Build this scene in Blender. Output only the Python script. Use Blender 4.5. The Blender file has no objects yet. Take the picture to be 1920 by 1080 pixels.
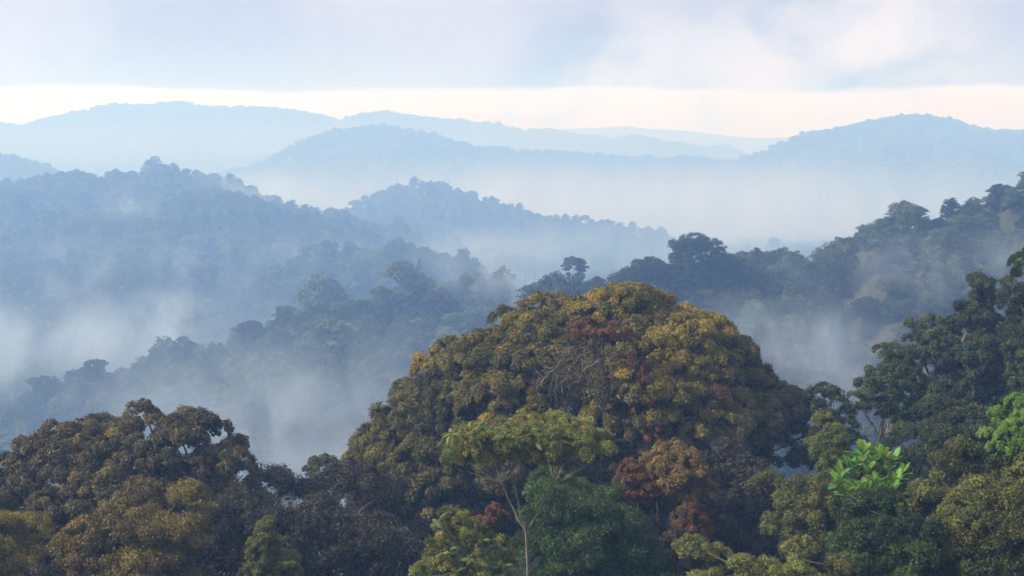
import bpy, math, random
import numpy as np
from mathutils import Vector

random.seed(7)
rng = np.random.default_rng(7)
S = bpy.context.scene
COL = S.collection
R = math.radians

# ------------------------------------------------------------------ camera
FPX = 960 / math.tan(R(20))                 # focal length in pixels of a 1920 wide frame
HORIZON = 255
PITCH = math.atan((540 - HORIZON) / FPX)
cam_d = bpy.data.cameras.new('camera')
cam = bpy.data.objects.new('camera', cam_d)
COL.objects.link(cam)
cam_d.angle = R(40)
cam_d.clip_start = 0.5
cam_d.clip_end = 20000
cam.location = (0, 0, 0)
cam.rotation_euler = (R(90) - PITCH, 0, 0)
S.camera = cam

# ------------------------------------------------------------------ sun, sky, exposure
SUN_EL, SUN_AZ = R(35), R(-102)              # azimuth from +Y (view direction), negative = left
sun_d = bpy.data.lights.new('sun', 'SUN')
sun_d.energy = 4.8
sun_d.angle = R(4)
sun_d.color = (1.0, 0.92, 0.78)
sun = bpy.data.objects.new('sun', sun_d)
COL.objects.link(sun)
sdir = Vector((math.sin(SUN_AZ) * math.cos(SUN_EL), math.cos(SUN_AZ) * math.cos(SUN_EL), math.sin(SUN_EL)))
sun.rotation_euler = (-sdir).to_track_quat('-Z', 'Y').to_euler()

world = bpy.data.worlds.new('World')
S.world = world
world.use_nodes = True
nt = world.node_tree
nt.nodes.clear()


class NB:
    """small helper for building node trees"""
    def __init__(self, nt):
        self.nt = nt

    def n(self, typ, **kw):
        nd = self.nt.nodes.new(typ)
        for k, v in kw.items():
            setattr(nd, k, v)
        return nd

    def link(self, a, b):
        self.nt.links.new(a, b)

    def val(self, x, sock):
        if isinstance(x, (int, float)):
            sock.default_value = x
        elif isinstance(x, (tuple, list)):
            sock.default_value = x
        else:
            self.link(x, sock)

    def math(self, op, a, b=None, c=None, clamp=False):
        nd = self.n('ShaderNodeMath', operation=op, use_clamp=clamp)
        self.val(a, nd.inputs[0])
        if b is not None:
            self.val(b, nd.inputs[1])
        if c is not None:
            self.val(c, nd.inputs[2])
        return nd.outputs[0]

    def smooth(self, x, a, b, lo=0.0, hi=1.0):
        nd = self.n('ShaderNodeMapRange', interpolation_type='SMOOTHSTEP')
        self.val(x, nd.inputs['Value'])
        self.val(a, nd.inputs['From Min'])
        self.val(b, nd.inputs['From Max'])
        self.val(lo, nd.inputs['To Min'])
        self.val(hi, nd.inputs['To Max'])
        return nd.outputs[0]

    def mix(self, f, a, b, blend='MIX'):
        nd = self.n('ShaderNodeMix', data_type='RGBA', blend_type=blend)
        self.val(f, nd.inputs[0])
        self.val(a, nd.inputs[6])
        self.val(b, nd.inputs[7])
        return nd.outputs[2]

    def noise(self, vec, scale, detail=4, rough=0.5, dist=0.0):
        nd = self.n('ShaderNodeTexNoise')
        if vec is not None:
            self.link(vec, nd.inputs['Vector'])
        nd.inputs['Scale'].default_value = scale
        nd.inputs['Detail'].default_value = detail
        nd.inputs['Roughness'].default_value = rough
        nd.inputs['Distortion'].default_value = dist
        return nd.outputs['Fac']

    def mapping(self, vec, loc=(0, 0, 0), scale=(1, 1, 1)):
        nd = self.n('ShaderNodeMapping')
        self.link(vec, nd.inputs['Vector'])
        nd.inputs['Location'].default_value = loc
        nd.inputs['Scale'].default_value = scale
        return nd.outputs[0]


b = NB(nt)
out = b.n('ShaderNodeOutputWorld')
tc = b.n('ShaderNodeTexCoord')
sky = b.n('ShaderNodeTexSky', sky_type='NISHITA')
sky.sun_disc = False
sky.sun_elevation = SUN_EL
sky.sun_rotation = SUN_AZ
sky.air_density = 1.2
sky.dust_density = 2.0
sep = b.n('ShaderNodeSeparateXYZ')
dirv = tc.outputs['Generated']
b.link(dirv, sep.inputs[0])
zz = sep.outputs['Z']
# stratus deck with a straight lower edge two degrees above the horizon, a clear bright gap below it
wob = b.math('MULTIPLY', b.math('SUBTRACT', b.noise(b.mapping(dirv, scale=(1, 1, 5)), 8, 6, 0.62), 0.5), 0.016)
edge = b.math('ADD', zz, wob)
deck = b.smooth(edge, 0.0295, 0.0355)
cv = b.mapping(dirv, loc=(8.4, 4.8, 6.4), scale=(1, 1, 1.3))
n1 = b.noise(cv, 11, 6, 0.52, 0.2)
n2 = b.noise(b.mapping(dirv, loc=(1.5, 6.3, 8.7), scale=(1, 1, 1)), 2.2, 1, 0.5)
broken = b.smooth(n2, 0.42, 0.58)
blot = b.mix(b.smooth(n1, 0.36, 0.64), (0.03, 0.04, 0.08, 1), (0.74, 0.69, 0.70, 1))
even = b.mix(b.smooth(b.noise(cv, 6, 5, 0.6), 0.3, 0.7), (0.28, 0.265, 0.335, 1), (0.44, 0.415, 0.47, 1))
ccol = b.mix(broken, even, blot)
gap = b.mix(b.smooth(zz, 0.0, 0.03), (0.84, 0.86, 0.90, 1), (0.92, 0.94, 0.99, 1))
wisp = b.math('MULTIPLY', b.smooth(b.noise(b.mapping(dirv, loc=(1.9, 0.2, 0.6), scale=(1, 1, 2)), 13, 6, 0.6, 0.6), 0.52, 0.68), 0.55)
ccol = b.mix(b.math('MAXIMUM', deck, wisp), gap, ccol)
lum = b.math('ADD', b.math('MULTIPLY', b.math('MAXIMUM', zz, 0.0), 1.25), 1.0)
vm = b.n('ShaderNodeVectorMath', operation='SCALE')
b.link(ccol, vm.inputs[0])
b.link(lum, vm.inputs['Scale'])
bg1 = b.n('ShaderNodeBackground')
b.link(sky.outputs[0], bg1.inputs[0])
bg1.inputs[1].default_value = 0.1
bg2 = b.n('ShaderNodeBackground')
b.link(vm.outputs[0], bg2.inputs[0])
bg2.inputs[1].default_value = 1.0
ms = b.n('ShaderNodeMixShader')
ms.inputs[0].default_value = 0.9
b.link(bg1.outputs[0], ms.inputs[1])
b.link(bg2.outputs[0], ms.inputs[2])
b.link(ms.outputs[0], out.inputs['Surface'])
world.cycles.sampling_method = 'MANUAL'
world.cycles.sample_map_resolution = 512

vs = S.view_settings
vs.view_transform = 'Standard'
vs.look = 'None'
vs.exposure = 0.48
vs.gamma = 1.0
vs.use_curve_mapping = False
cy = S.cycles
cy.use_denoising = True
cy.denoising_input_passes = 'RGB_ALBEDO_NORMAL'
cy.max_bounces = 8
cy.diffuse_bounces = 2
cy.glossy_bounces = 1
cy.transmission_bounces = 2
cy.transparent_max_bounces = 4
cy.volume_bounces = 4
cy.volume_step_rate = 1.0
cy.volume_max_steps = 128
cy.use_adaptive_sampling = False
cy.sample_clamp_indirect = 4

# ------------------------------------------------------------------ geometry helpers
FW = np.array([0, math.cos(PITCH), -math.sin(PITCH)])
UP = np.array([0, math.sin(PITCH), math.cos(PITCH)])


def W(px, py, D):
    """world point at depth y = D that the photograph shows at pixel (px, py)"""
    v = FPX * FW + (px - 960) * np.array([1.0, 0, 0]) + (540 - py) * UP
    return v * (D / v[1])


def project(P):
    P = np.asarray(P, float)
    d = P @ FW
    return 960 + FPX * P[:, 0] / d, 540 - FPX * (P @ UP) / d


def value_noise(x, y, seed=0):
    xi = np.floor(x).astype(np.int64)
    yi = np.floor(y).astype(np.int64)
    fx = x - xi
    fy = y - yi
    fx = fx * fx * (3 - 2 * fx)
    fy = fy * fy * (3 - 2 * fy)

    def h(a, c):
        v = np.sin(a * 127.1 + c * 311.7 + seed * 74.7) * 43758.5453
        return v - np.floor(v)
    return (h(xi, yi) * (1 - fx) + h(xi + 1, yi) * fx) * (1 - fy) + (h(xi, yi + 1) * (1 - fx) + h(xi + 1, yi + 1) * fx) * fy


def fbm(x, y, seed=0, octaves=4):
    s, a, t = 0, 0.5, 0
    for i in range(octaves):
        s = s + a * (value_noise(x, y, seed + i) - 0.5) * 2
        t += a
        a *= 0.5
        x, y = x * 2.03, y * 2.03
    return s / t


def new_mesh(name, V, F_loops, F_starts, F_totals, smooth=False):
    me = bpy.data.meshes.new(name)
    me.vertices.add(len(V))
    me.vertices.foreach_set('co', np.ascontiguousarray(V, np.float32).ravel())
    me.loops.add(len(F_loops))
    me.loops.foreach_set('vertex_index', np.ascontiguousarray(F_loops, np.int32))
    me.polygons.add(len(F_starts))
    me.polygons.foreach_set('loop_start', np.ascontiguousarray(F_starts, np.int32))
    me.polygons.foreach_set('loop_total', np.ascontiguousarray(F_totals, np.int32))
    if smooth:
        me.polygons.foreach_set('use_smooth', np.ones(len(F_starts), bool))
    me.update(calc_edges=True)
    return me


def quads_mesh(name, V, Q, smooth=False, tint=None):
    Q = np.asarray(Q, np.int32)
    n = len(Q)
    me = new_mesh(name, V, Q.ravel(), np.arange(n) * 4, np.full(n, 4), smooth)
    if tint is not None:
        at = me.attributes.new('tint', 'FLOAT', 'FACE')
        at.data.foreach_set('value', np.ascontiguousarray(tint, np.float32))
    return me


def unit(v):
    return v / np.maximum(np.linalg.norm(v, axis=-1, keepdims=True), 1e-9)


def leaf_quads(P, N, size, aspect=0.55, fold=0.12, hang=None):
    """one folded rhombic leaf per point"""
    n = len(P)
    r = rng.normal(size=(n, 3))
    if hang is not None:
        r = r * (1 - hang) + np.array([0, 0, -1.0]) * hang
    t = unit(r - N * np.sum(r * N, 1, keepdims=True))
    bt = np.cross(N, t)
    s = (size * (0.7 + 0.6 * rng.random(n)))[:, None] if np.isscalar(size) else size[:, None]
    V = np.empty((n, 4, 3))
    V[:, 0] = P - t * s * 0.5
    V[:, 1] = P + bt * s * aspect * 0.5 + N * s * fold
    V[:, 2] = P + t * s * 0.5
    V[:, 3] = P - bt * s * aspect * 0.5 + N * s * fold
    return V.reshape(-1, 3)


def clump_leaves(C, r, per, flat=0.65, low=-0.35, up=0.45, rnd=0.55, shell=0.3):
    """leaves on the upper shell of flattened clumps"""
    m = len(C)
    r = np.broadcast_to(np.asarray(r, float), (m,))
    C = np.repeat(C, per, 0)
    rr = np.repeat(r, per)
    n = len(C)
    z = low + (1 - low) * rng.random(n)
    a = rng.random(n) * 2 * np.pi
    h = np.sqrt(np.maximum(0, 1 - z * z))
    u = np.stack([h * np.cos(a), h * np.sin(a), z], 1)
    rad = rr * (1 - shell * rng.random(n) ** 1.5 + 0.12 * rng.normal(size=n))
    P = C + u * rad[:, None] * np.array([1, 1, flat])
    N = unit(u * 0.8 + np.array([0, 0, up]) + rng.normal(size=(n, 3)) * rnd)
    return P, N


def tube_arrays(paths, sides=5):
    """paths: list of (points (k,3), radii (k,))"""
    Vs, Qs, off = [], [], 0
    ang = np.arange(sides) * 2 * np.pi / sides
    ca, sa = np.cos(ang), np.sin(ang)
    for pts, rad in paths:
        pts = np.asarray(pts, float)
        k = len(pts)
        T = unit(np.gradient(pts, axis=0))
        ref = np.where(np.abs(T[:, 2:3]) > 0.9, np.array([[1.0, 0, 0]]), np.array([[0, 0, 1.0]]))
        A = unit(np.cross(T, ref))
        B = np.cross(T, A)
        rad = np.asarray(rad, float)
        ring = pts[:, None] + (A[:, None] * ca[None, :, None] + B[:, None] * sa[None, :, None]) * rad[:, None, None]
        Vs.append(ring.reshape(-1, 3))
        i = np.arange(k - 1)[:, None] * sides
        j = np.arange(sides)[None, :]
        j2 = (j + 1) % sides
        q = np.stack([i + j, i + j2, i + sides + j2, i + sides + j], -1).reshape(-1, 4) + off
        Qs.append(q)
        off += k * sides
    return np.concatenate(Vs), np.concatenate(Qs)


def tube_mesh(name, paths, sides=5):
    V, Q = tube_arrays(paths, sides)
    return quads_mesh(name, V, Q, smooth=True)


def curve_path(a, c, bow, r0, r1, k=7, wig=0.0):
    a, c = np.asarray(a, float), np.asarray(c, float)
    t = np.linspace(0, 1, k)[:, None]
    mid = (a + c) / 2 + np.asarray(bow, float)
    p = (1 - t) ** 2 * a + 2 * t * (1 - t) * mid + t ** 2 * c
    if wig:
        w = rng.normal(size=(k, 3)) * wig
        w[0] = 0
        w[-1] = 0
        p = p + w
    return p, np.linspace(r0, r1, k)


def make_obj(name, me, mat, parent=None):
    o = bpy.data.objects.new(name, me)
    COL.objects.link(o)
    if me is not None and mat is not None and len(me.materials) == 0:
        me.materials.append(mat)
    if parent is not None:
        o.parent = parent
    return o


def empty(name, loc):
    o = bpy.data.objects.new(name, None)
    COL.objects.link(o)
    o.location = loc
    o.empty_display_size = 1
    return o


def tag(o, label, cat, group=None):
    o['label'] = label
    o['category'] = cat
    if group:
        o['group'] = group
    return o


# ------------------------------------------------------------------ materials
def leaf_mat(name, stops, trans=0.3, vary=0.35, rough=0.55, spec=0.25, tcol=1.5):
    m = bpy.data.materials.new(name)
    m.use_nodes = True
    t = m.node_tree
    t.nodes.clear()
    b = NB(t)
    o = b.n('ShaderNodeOutputMaterial')
    at = b.n('ShaderNodeAttribute', attribute_name='tint')
    ramp = b.n('ShaderNodeValToRGB')
    els = ramp.color_ramp.elements
    for i, (p, c) in enumerate(stops):
        e = els[i] if i < 2 else els.new(p)
        e.position = p
        e.color = (*c, 1)
    ai = b.n('ShaderNodeAttribute', attribute_name='clump_tint')
    ai.attribute_type = 'INSTANCER'
    b.link(b.math('ADD', at.outputs['Fac'], ai.outputs['Fac'], clamp=True), ramp.inputs[0])
    oi = b.n('ShaderNodeObjectInfo')
    hsv = b.n('ShaderNodeHueSaturation')
    b.link(ramp.outputs[0], hsv.inputs['Color'])
    b.link(b.math('ADD', b.math('MULTIPLY', oi.outputs['Random'], vary), 1 - vary / 2), hsv.inputs['Value'])
    rnd2 = b.math('FRACT', b.math('MULTIPLY', oi.outputs['Random'], 17.3))
    b.link(b.math('ADD', b.math('MULTIPLY', rnd2, min(0.06, 0.2 * vary)), 0.5 - min(0.03, 0.1 * vary)), hsv.inputs['Hue'])
    pb = b.n('ShaderNodeBsdfPrincipled')
    b.link(hsv.outputs[0], pb.inputs['Base Color'])
    pb.inputs['Roughness'].default_value = rough
    pb.inputs['Specular IOR Level'].default_value = spec
    tr = b.n('ShaderNodeBsdfTranslucent')
    b.link(b.mix(1.0, hsv.outputs[0], (tcol, tcol, tcol * 0.6, 1), 'MULTIPLY'), tr.inputs[0])
    mx = b.n('ShaderNodeMixShader')
    mx.inputs[0].default_value = trans
    b.link(pb.outputs[0], mx.inputs[1])
    b.link(tr.outputs[0], mx.inputs[2])
    b.link(mx.outputs[0], o.inputs[0])
    return m


def bark_mat(name, c1, c2):
    m = bpy.data.materials.new(name)
    m.use_nodes = True
    b = NB(m.node_tree)
    pb = m.node_tree.nodes['Principled BSDF']
    geo = b.n('ShaderNodeNewGeometry')
    n = b.noise(b.mapping(geo.outputs['Position'], scale=(3, 3, 0.8)), 2.0, 5, 0.65)
    b.link(b.mix(b.smooth(n, 0.35, 0.65), (*c1, 1), (*c2, 1)), pb.inputs['Base Color'])
    pb.inputs['Roughness'].default_value = 0.9
    pb.inputs['Specular IOR Level'].default_value = 0.1
    return m


M_BARK = bark_mat('bark_dark', (0.03, 0.025, 0.02), (0.075, 0.062, 0.05))
M_PALE = bark_mat('bark_pale', (0.16, 0.14, 0.12), (0.34, 0.31, 0.27))
M_MID = leaf_mat('forest_leaf', [(0.0, (0.012, 0.022, 0.012)), (0.5, (0.046, 0.068, 0.028)), (1.0, (0.17, 0.19, 0.07))], 0.25, 1.3)
M_GOLD = leaf_mat('gold_olive_leaf', [(0.0, (0.026, 0.026, 0.013)), (0.40, (0.085, 0.082, 0.018)), (0.72, (0.21, 0.175, 0.024)), (1.0, (0.38, 0.27, 0.035))], 0.3, 0.1)
M_BROWN = leaf_mat('brown_leaf', [(0.0, (0.024, 0.022, 0.015)), (0.55, (0.08, 0.068, 0.026)), (1.0, (0.22, 0.175, 0.036))], 0.25, 0.2)
M_PURPLE = leaf_mat('purple_brown_leaf', [(0.0, (0.020, 0.019, 0.016)), (0.6, (0.056, 0.050, 0.036)), (1.0, (0.12, 0.11, 0.055))], 0.22, 0.2)
M_OLIVE = leaf_mat('olive_leaf', [(0.0, (0.024, 0.032, 0.014)), (0.5, (0.085, 0.10, 0.028)), (1.0, (0.22, 0.23, 0.055))], 0.3, 0.25)
M_GREEN = leaf_mat('deep_green_leaf', [(0.0, (0.012, 0.026, 0.012)), (0.55, (0.048, 0.084, 0.022)), (1.0, (0.13, 0.19, 0.042))], 0.3, 0.2)
M_RIGHT = leaf_mat('grey_green_leaf', [(0.0, (0.018, 0.024, 0.014)), (0.55, (0.058, 0.08, 0.03)), (1.0, (0.15, 0.17, 0.05))], 0.28, 0.25)
M_RUST = leaf_mat('rust_leaf', [(0.0, (0.06, 0.036, 0.018)), (0.6, (0.17, 0.080, 0.034)), (1.0, (0.31, 0.17, 0.065))], 0.3, 0.2)
M_RUSSET = leaf_mat('russet_leaf', [(0.0, (0.05, 0.03, 0.02)), (0.6, (0.13, 0.07, 0.035)), (1.0, (0.24, 0.14, 0.05))], 0.3, 0.2)
M_EMERGENT = leaf_mat('emergent_leaf', [(0.0, (0.010, 0.018, 0.012)), (0.6, (0.026, 0.040, 0.022)), (1.0, (0.06, 0.08, 0.035))], 0.2, 0.2)
M_YELLOW = leaf_mat('yellow_leaf', [(0.0, (0.07, 0.055, 0.02)), (0.55, (0.19, 0.14, 0.035)), (1.0, (0.34, 0.22, 0.06))], 0.3, 0.2)
M_LIME = leaf_mat('lime_leaf', [(0.0, (0.05, 0.11, 0.02)), (0.5, (0.12, 0.23, 0.04)), (1.0, (0.26, 0.37, 0.07))], 0.4, 0.15)
M_YGREEN = leaf_mat('yellow_green_leaf', [(0.0, (0.04, 0.06, 0.018)), (0.5, (0.11, 0.14, 0.03)), (1.0, (0.25, 0.24, 0.06))], 0.35, 0.3)
M_FROND = leaf_mat('frond_leaf', [(0.0, (0.07, 0.10, 0.035)), (0.5, (0.17, 0.20, 0.055)), (1.0, (0.42, 0.34, 0.08))], 0.35, 0.9)
M_BIG = leaf_mat('large_leaf', [(0.0, (0.03, 0.10, 0.02)), (0.5, (0.12, 0.25, 0.035)), (1.0, (0.26, 0.38, 0.06))], 0.4, 0.5, 0.5, 0.2)
M_STEM = bark_mat('grey_stem', (0.12, 0.108, 0.08), (0.25, 0.225, 0.17))
M_TWIG = bark_mat('dry_twig', (0.09, 0.075, 0.06), (0.24, 0.205, 0.17))


def ground_mat():
    m = bpy.data.materials.new('forest_floor')
    m.use_nodes = True
    b = NB(m.node_tree)
    pb = m.node_tree.nodes['Principled BSDF']
    geo = b.n('ShaderNodeNewGeometry')
    n = b.noise(geo.outputs['Position'], 0.11, 6, 0.6)
    n2 = b.noise(geo.outputs['Position'], 0.9, 4, 0.6)
    c = b.mix(b.smooth(n, 0.35, 0.65), (0.018, 0.026, 0.014, 1), (0.05, 0.058, 0.03, 1))
    c = b.mix(b.smooth(n2, 0.45, 0.7), c, (0.06, 0.05, 0.032, 1))
    b.link(c, pb.inputs['Base Color'])
    pb.inputs['Roughness'].default_value = 0.95
    pb.inputs['Specular IOR Level'].default_value = 0.05
    bp = b.n('ShaderNodeBump')
    bp.inputs['Strength'].default_value = 0.8
    bp.inputs['Distance'].default_value = 3.0
    b.link(n, bp.inputs['Height'])
    b.link(bp.outputs[0], pb.inputs['Normal'])
    return m


# ------------------------------------------------------------------ terrain
def ridge(D, pts, front, back, canopy, meander=0.0, mseed=0, end=0.12):
    xs, zs = [], []
    for px, py in pts:
        w = W(px, py, D)
        xs.append(w[0])
        zs.append(w[2] - canopy)
    return dict(D=D, xs=np.array(xs), zs=np.array(zs), f=front, b=back, m=meander, s=mseed, end=end)


RIDGES = [
    ridge(360, [(600, 900), (900, 720), (1020, 610), (1090, 560), (1150, 522), (1210, 492), (1270, 500), (1340, 500), (1400, 492), (1500, 492), (1560, 478),
                (1590, 440), (1640, 415), (1700, 395), (1760, 378), (1820, 372), (1870, 345), (1920, 325), (2150, 290), (2500, 300)], 0.42, 0.5, 7, 12, 3),
    ridge(520, [(-500, 900), (-200, 850), (0, 800), (60, 748), (130, 725), (210, 720), (260, 674), (330, 655), (440, 642), (520, 596), (560, 576), (650, 556),
                (730, 542), (830, 524), (920, 520), (1000, 532), (1060, 546), (1150, 560), (1300, 600), (1500, 720), (1900, 800)], 0.27, 0.45, 11, 18, 5),
    ridge(850, [(-400, 560), (0, 545), (120, 530), (200, 505), (260, 487), (370, 492), (450, 528), (530, 495), (600, 462), (680, 466), (780, 463), (860, 479),
                (900, 492), (950, 520), (1050, 560), (1200, 600), (1600, 640)], 0.30, 0.35, 11, 15, 8),
    ridge(1050, [(-300, 420), (0, 400), (200, 395), (300, 368), (430, 357), (490, 370), (530, 392), (600, 400), (660, 420), (760, 470), (1000, 560)], 0.24, 0.3, 11, 10, 9),
    ridge(1200, [(-600, 370), (-200, 360), (0, 345), (30, 336), (120, 320), (190, 330), (250, 326), (330, 315), (410, 330), (450, 345), (480, 355), (520, 376),
                 (560, 388), (640, 398), (720, 420), (900, 470), (1300, 560)], 0.22, 0.4, 11, 10, 11),
    ridge(1550, [(200, 480), (560, 410), (640, 394), (690, 364), (740, 346), (785, 342), (850, 351), (940, 376), (1000, 396), (1060, 408), (1150, 413), (1230, 431),
                 (1290, 446), (1400, 480), (1700, 540), (2200, 560)], 0.32, 0.4, 12, 16, 13),
    ridge(1900, [(-900, 230), (-200, 262), (0, 274), (50, 285), (110, 305), (150, 326), (210, 324), (270, 311), (330, 317), (420, 350), (700, 420), (1500, 470)], 0.4, 0.5, 12, 20, 15),
    ridge(2450, [(-300, 420), (300, 345), (480, 298), (560, 258), (640, 232), (700, 225), (760, 231), (830, 248), (900, 266), (1000, 272), (1080, 276), (1110, 281), (1200, 286),
                 (1300, 284), (1370, 294), (1440, 275), (1500, 243), (1560, 232), (1620, 220), (1690, 207), (1730, 206), (1790, 214), (1850, 234), (1920, 237), (2200, 205), (2700, 230)],
          0.45, 0.5, 12, 40, 17),
    ridge(3200, [(-900, 190), (-300, 225), (0, 222), (50, 226), (100, 213), (150, 201), (215, 187), (280, 190), (335, 182), (380, 191), (470, 191), (540, 196), (600, 208),
                 (635, 216), (680, 206), (720, 200), (780, 212), (870, 217), (930, 226), (980, 236), (1030, 234), (1090, 244), (1150, 251), (1190, 244), (1240, 256),
                 (1310, 266), (1360, 263), (1400, 282), (1500, 330), (1900, 330), (2500, 250)], 0.5, 0.5, 12, 50, 19),
    ridge(4600, [(-800, 235), (300, 260), (900, 248), (1000, 242), (1100, 232), (1180, 226), (1270, 235), (1360, 243), (1440, 248), (1600, 250), (2200, 225), (3000, 250)], 0.5, 0.5, 8, 50, 21),
]


def smoothstep(a, c, x):
    t = np.clip((x - a) / (c - a), 0, 1)
    return t * t * (3 - 2 * t)


def ground_z(x, y):
    x = np.asarray(x, float)
    y = np.asarray(y, float)
    # slope that falls away below the viewpoint, higher on the right-hand side
    fg = np.interp(y, [-400, -60, 0, 2, 45, 95, 140, 260, 420, 7000], [30, 4, -1.8, -1.8, -28, -36, -52, -92, -118, -260])
    fg = fg + 12 * smoothstep(14, 40, x) * smoothstep(20, 60, y) * (1 - smoothstep(110, 170, y))
    fg = fg + 2.0 * fbm(x / 22, y / 22, 31) * smoothstep(8, 30, y)
    k = 5.0
    acc = np.zeros_like(fg)
    vals = [fg]
    for r in RIDGES:
        yc = r['D'] + r['m'] * fbm(x / (r['D'] * 0.16), np.zeros_like(x) + r['s'], r['s'])
        zc = np.interp(x, r['xs'], r['zs'])
        spur = 1 + (0.45 if r['D'] < 1800 else 0.95) * fbm(x / (r['D'] * 0.045 + 40), y / (r['D'] * 0.2 + 60), r['s'] + 40, 3)
        dy = y - yc
        v = zc - np.where(dy < 0, -dy * r['f'] * spur, dy * r['b'])
        vals.append(v)
    vals = np.stack(vals)
    mx = vals.max(0)
    acc = np.exp(np.clip((vals - mx) / k, -40, 0)).sum(0)
    z = mx + k * np.log(acc) * 0.6
    z = np.maximum(z, -235 + 10 * fbm(x / 300, y / 300, 77))
    z = z + 2.2 * fbm(x / 45, y / 45, 60, 3) * smoothstep(150, 300, y)
    return z


def build_ground():
    ys = [-150, -80, -40, -20, -8]
    y = 0.0
    while y < 5100:
        ys.append(y)
        y += max(2.5, y * 0.0135)
    ys.append(5100)
    ys = np.array(ys)
    us = np.linspace(-1, 1, 240)
    us = np.sign(us) * np.abs(us) ** 1.35
    half = 160 + np.maximum(ys, 0) * 0.75
    X = us[None, :] * half[:, None]
    Y = np.broadcast_to(ys[:, None], X.shape)
    Z = ground_z(X, Y)
    V = np.stack([X, Y, Z], -1).reshape(-1, 3)
    nr, nc = X.shape
    i, j = np.meshgrid(np.arange(nr - 1), np.arange(nc - 1), indexing='ij')
    q = np.stack([i * nc + j, i * nc + j + 1, (i + 1) * nc + j + 1, (i + 1) * nc + j], -1).reshape(-1, 4)
    o = make_obj('ground', quads_mesh('ground', V, q, smooth=True), ground_mat())
    o['kind'] = 'structure'
    o['label'] = 'forested hills and valleys running back to the far ridges'
    return o


build_ground()


# ------------------------------------------------------------------ forest tree kinds (shared meshes)
def lobes_ellipsoid(n, c, rad, lobe, low=-0.3):
    """lobe centres spread over an ellipsoid shell with min spacing"""
    pts = []
    tries = 0
    while len(pts) < n and tries < 4000:
        tries += 1
        z = low + (1 - low) * random.random()
        a = random.random() * 2 * math.pi
        h = math.sqrt(max(0, 1 - z * z))
        s = 0.62 + 0.38 * random.random()
        p = np.array([h * math.cos(a) * rad[0] * s, h * math.sin(a) * rad[1] * s, z * rad[2] * s])
        if all(np.linalg.norm(p - q) > lobe * 0.75 for q in pts):
            pts.append(p)
    return np.array(pts) + np.array(c)


def limbs_for(L, fork, base, r_trunk, n_limb=5, bend=0.6):
    """trunk path and limb/branch paths reaching every lobe"""
    fork = np.asarray(fork, float)
    base = np.asarray(base, float)
    trunk = [curve_path(base, fork, rng.normal(size=3) * bend * np.array([1, 1, 0]), r_trunk * 1.25, r_trunk * 0.8, 8)]
    L = np.asarray(L)
    # farthest point sampling for the limb ends
    idx = [int(np.argmax(np.linalg.norm(L - fork, axis=1)))]
    d = np.linalg.norm(L - L[idx[0]], axis=1)
    while len(idx) < min(n_limb, len(L)):
        k = int(np.argmax(d))
        idx.append(k)
        d = np.minimum(d, np.linalg.norm(L - L[k], axis=1))
    branches, nodes = [], []
    for k in idx:
        v = L[k] - fork
        ln = np.linalg.norm(v)
        p, rd = curve_path(fork, L[k], np.array([0, 0, 0.10 * ln]) + rng.normal(size=3) * 0.06 * ln, r_trunk * 0.62, r_trunk * 0.10, 9, 0.012 * ln)
        branches.append((p, rd))
        nodes.append(p[2:])
    nodes = np.concatenate(nodes)
    for k in range(len(L)):
        if k in idx:
            continue
        dd = np.linalg.norm(nodes - L[k], axis=1)
        a = nodes[int(np.argmin(dd + 0.3 * np.maximum(0, nodes[:, 2] - L[k][2])))]
        ln = np.linalg.norm(L[k] - a)
        branches.append(curve_path(a, L[k], rng.normal(size=3) * 0.10 * ln + np.array([0, 0, 0.08 * ln]), r_trunk * 0.17, r_trunk * 0.05, 6, 0.02 * ln))
    return trunk, branches


def forest_kind(name, h, cw, ch, nlobe, lobe, flat, leaf, per=40, nclump=15, low=-0.3, bark=None, lean=0.0):
    c = np.array([lean, 0, h - ch * 0.55])
    L = lobes_ellipsoid(nlobe, c, (cw / 2 - lobe * 0.6, cw / 2 - lobe * 0.6, ch * 0.55 - lobe * flat * 0.5), lobe, low)
    C, rr, tb = [], [], []
    for l in L:
        n = nclump
        z = -0.25 + 1.25 * rng.random(n)
        a = rng.random(n) * 2 * np.pi
        hh = np.sqrt(np.maximum(0, 1 - z * z))
        s = lobe * (0.55 + 0.4 * rng.random(n))
        C.append(l + np.stack([hh * np.cos(a) * s, hh * np.sin(a) * s, z * s * flat], 1))
        rr.append(lobe * (0.26 + 0.14 * rng.random(n)))
        tb.append(np.full(n, rng.normal() * 0.13) + rng.normal(size=n) * 0.10)
    C, rr, tb = np.concatenate(C), np.concatenate(rr), np.concatenate(tb)
    P, N = clump_leaves(C, rr, per, flat=0.7)
    tint = np.clip(0.45 + np.repeat(tb, per) + rng.normal(size=len(P)) * 0.14, 0, 1)
    V = leaf_quads(P, N, leaf, 0.7)
    crown = quads_mesh(name + '_crown', V, np.arange(len(V)).reshape(-1, 4), tint=tint)
    crown.materials.append(M_MID)
    tr, br = limbs_for(L, c - np.array([0, 0, ch * 0.35]), (0, 0, -2.0), 0.22 + h * 0.012, 5)
    trunk = tube_mesh(name + '_trunk', tr + br, 5)
    trunk.materials.append(bark or M_BARK)
    return crown, trunk, h, cw


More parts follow.
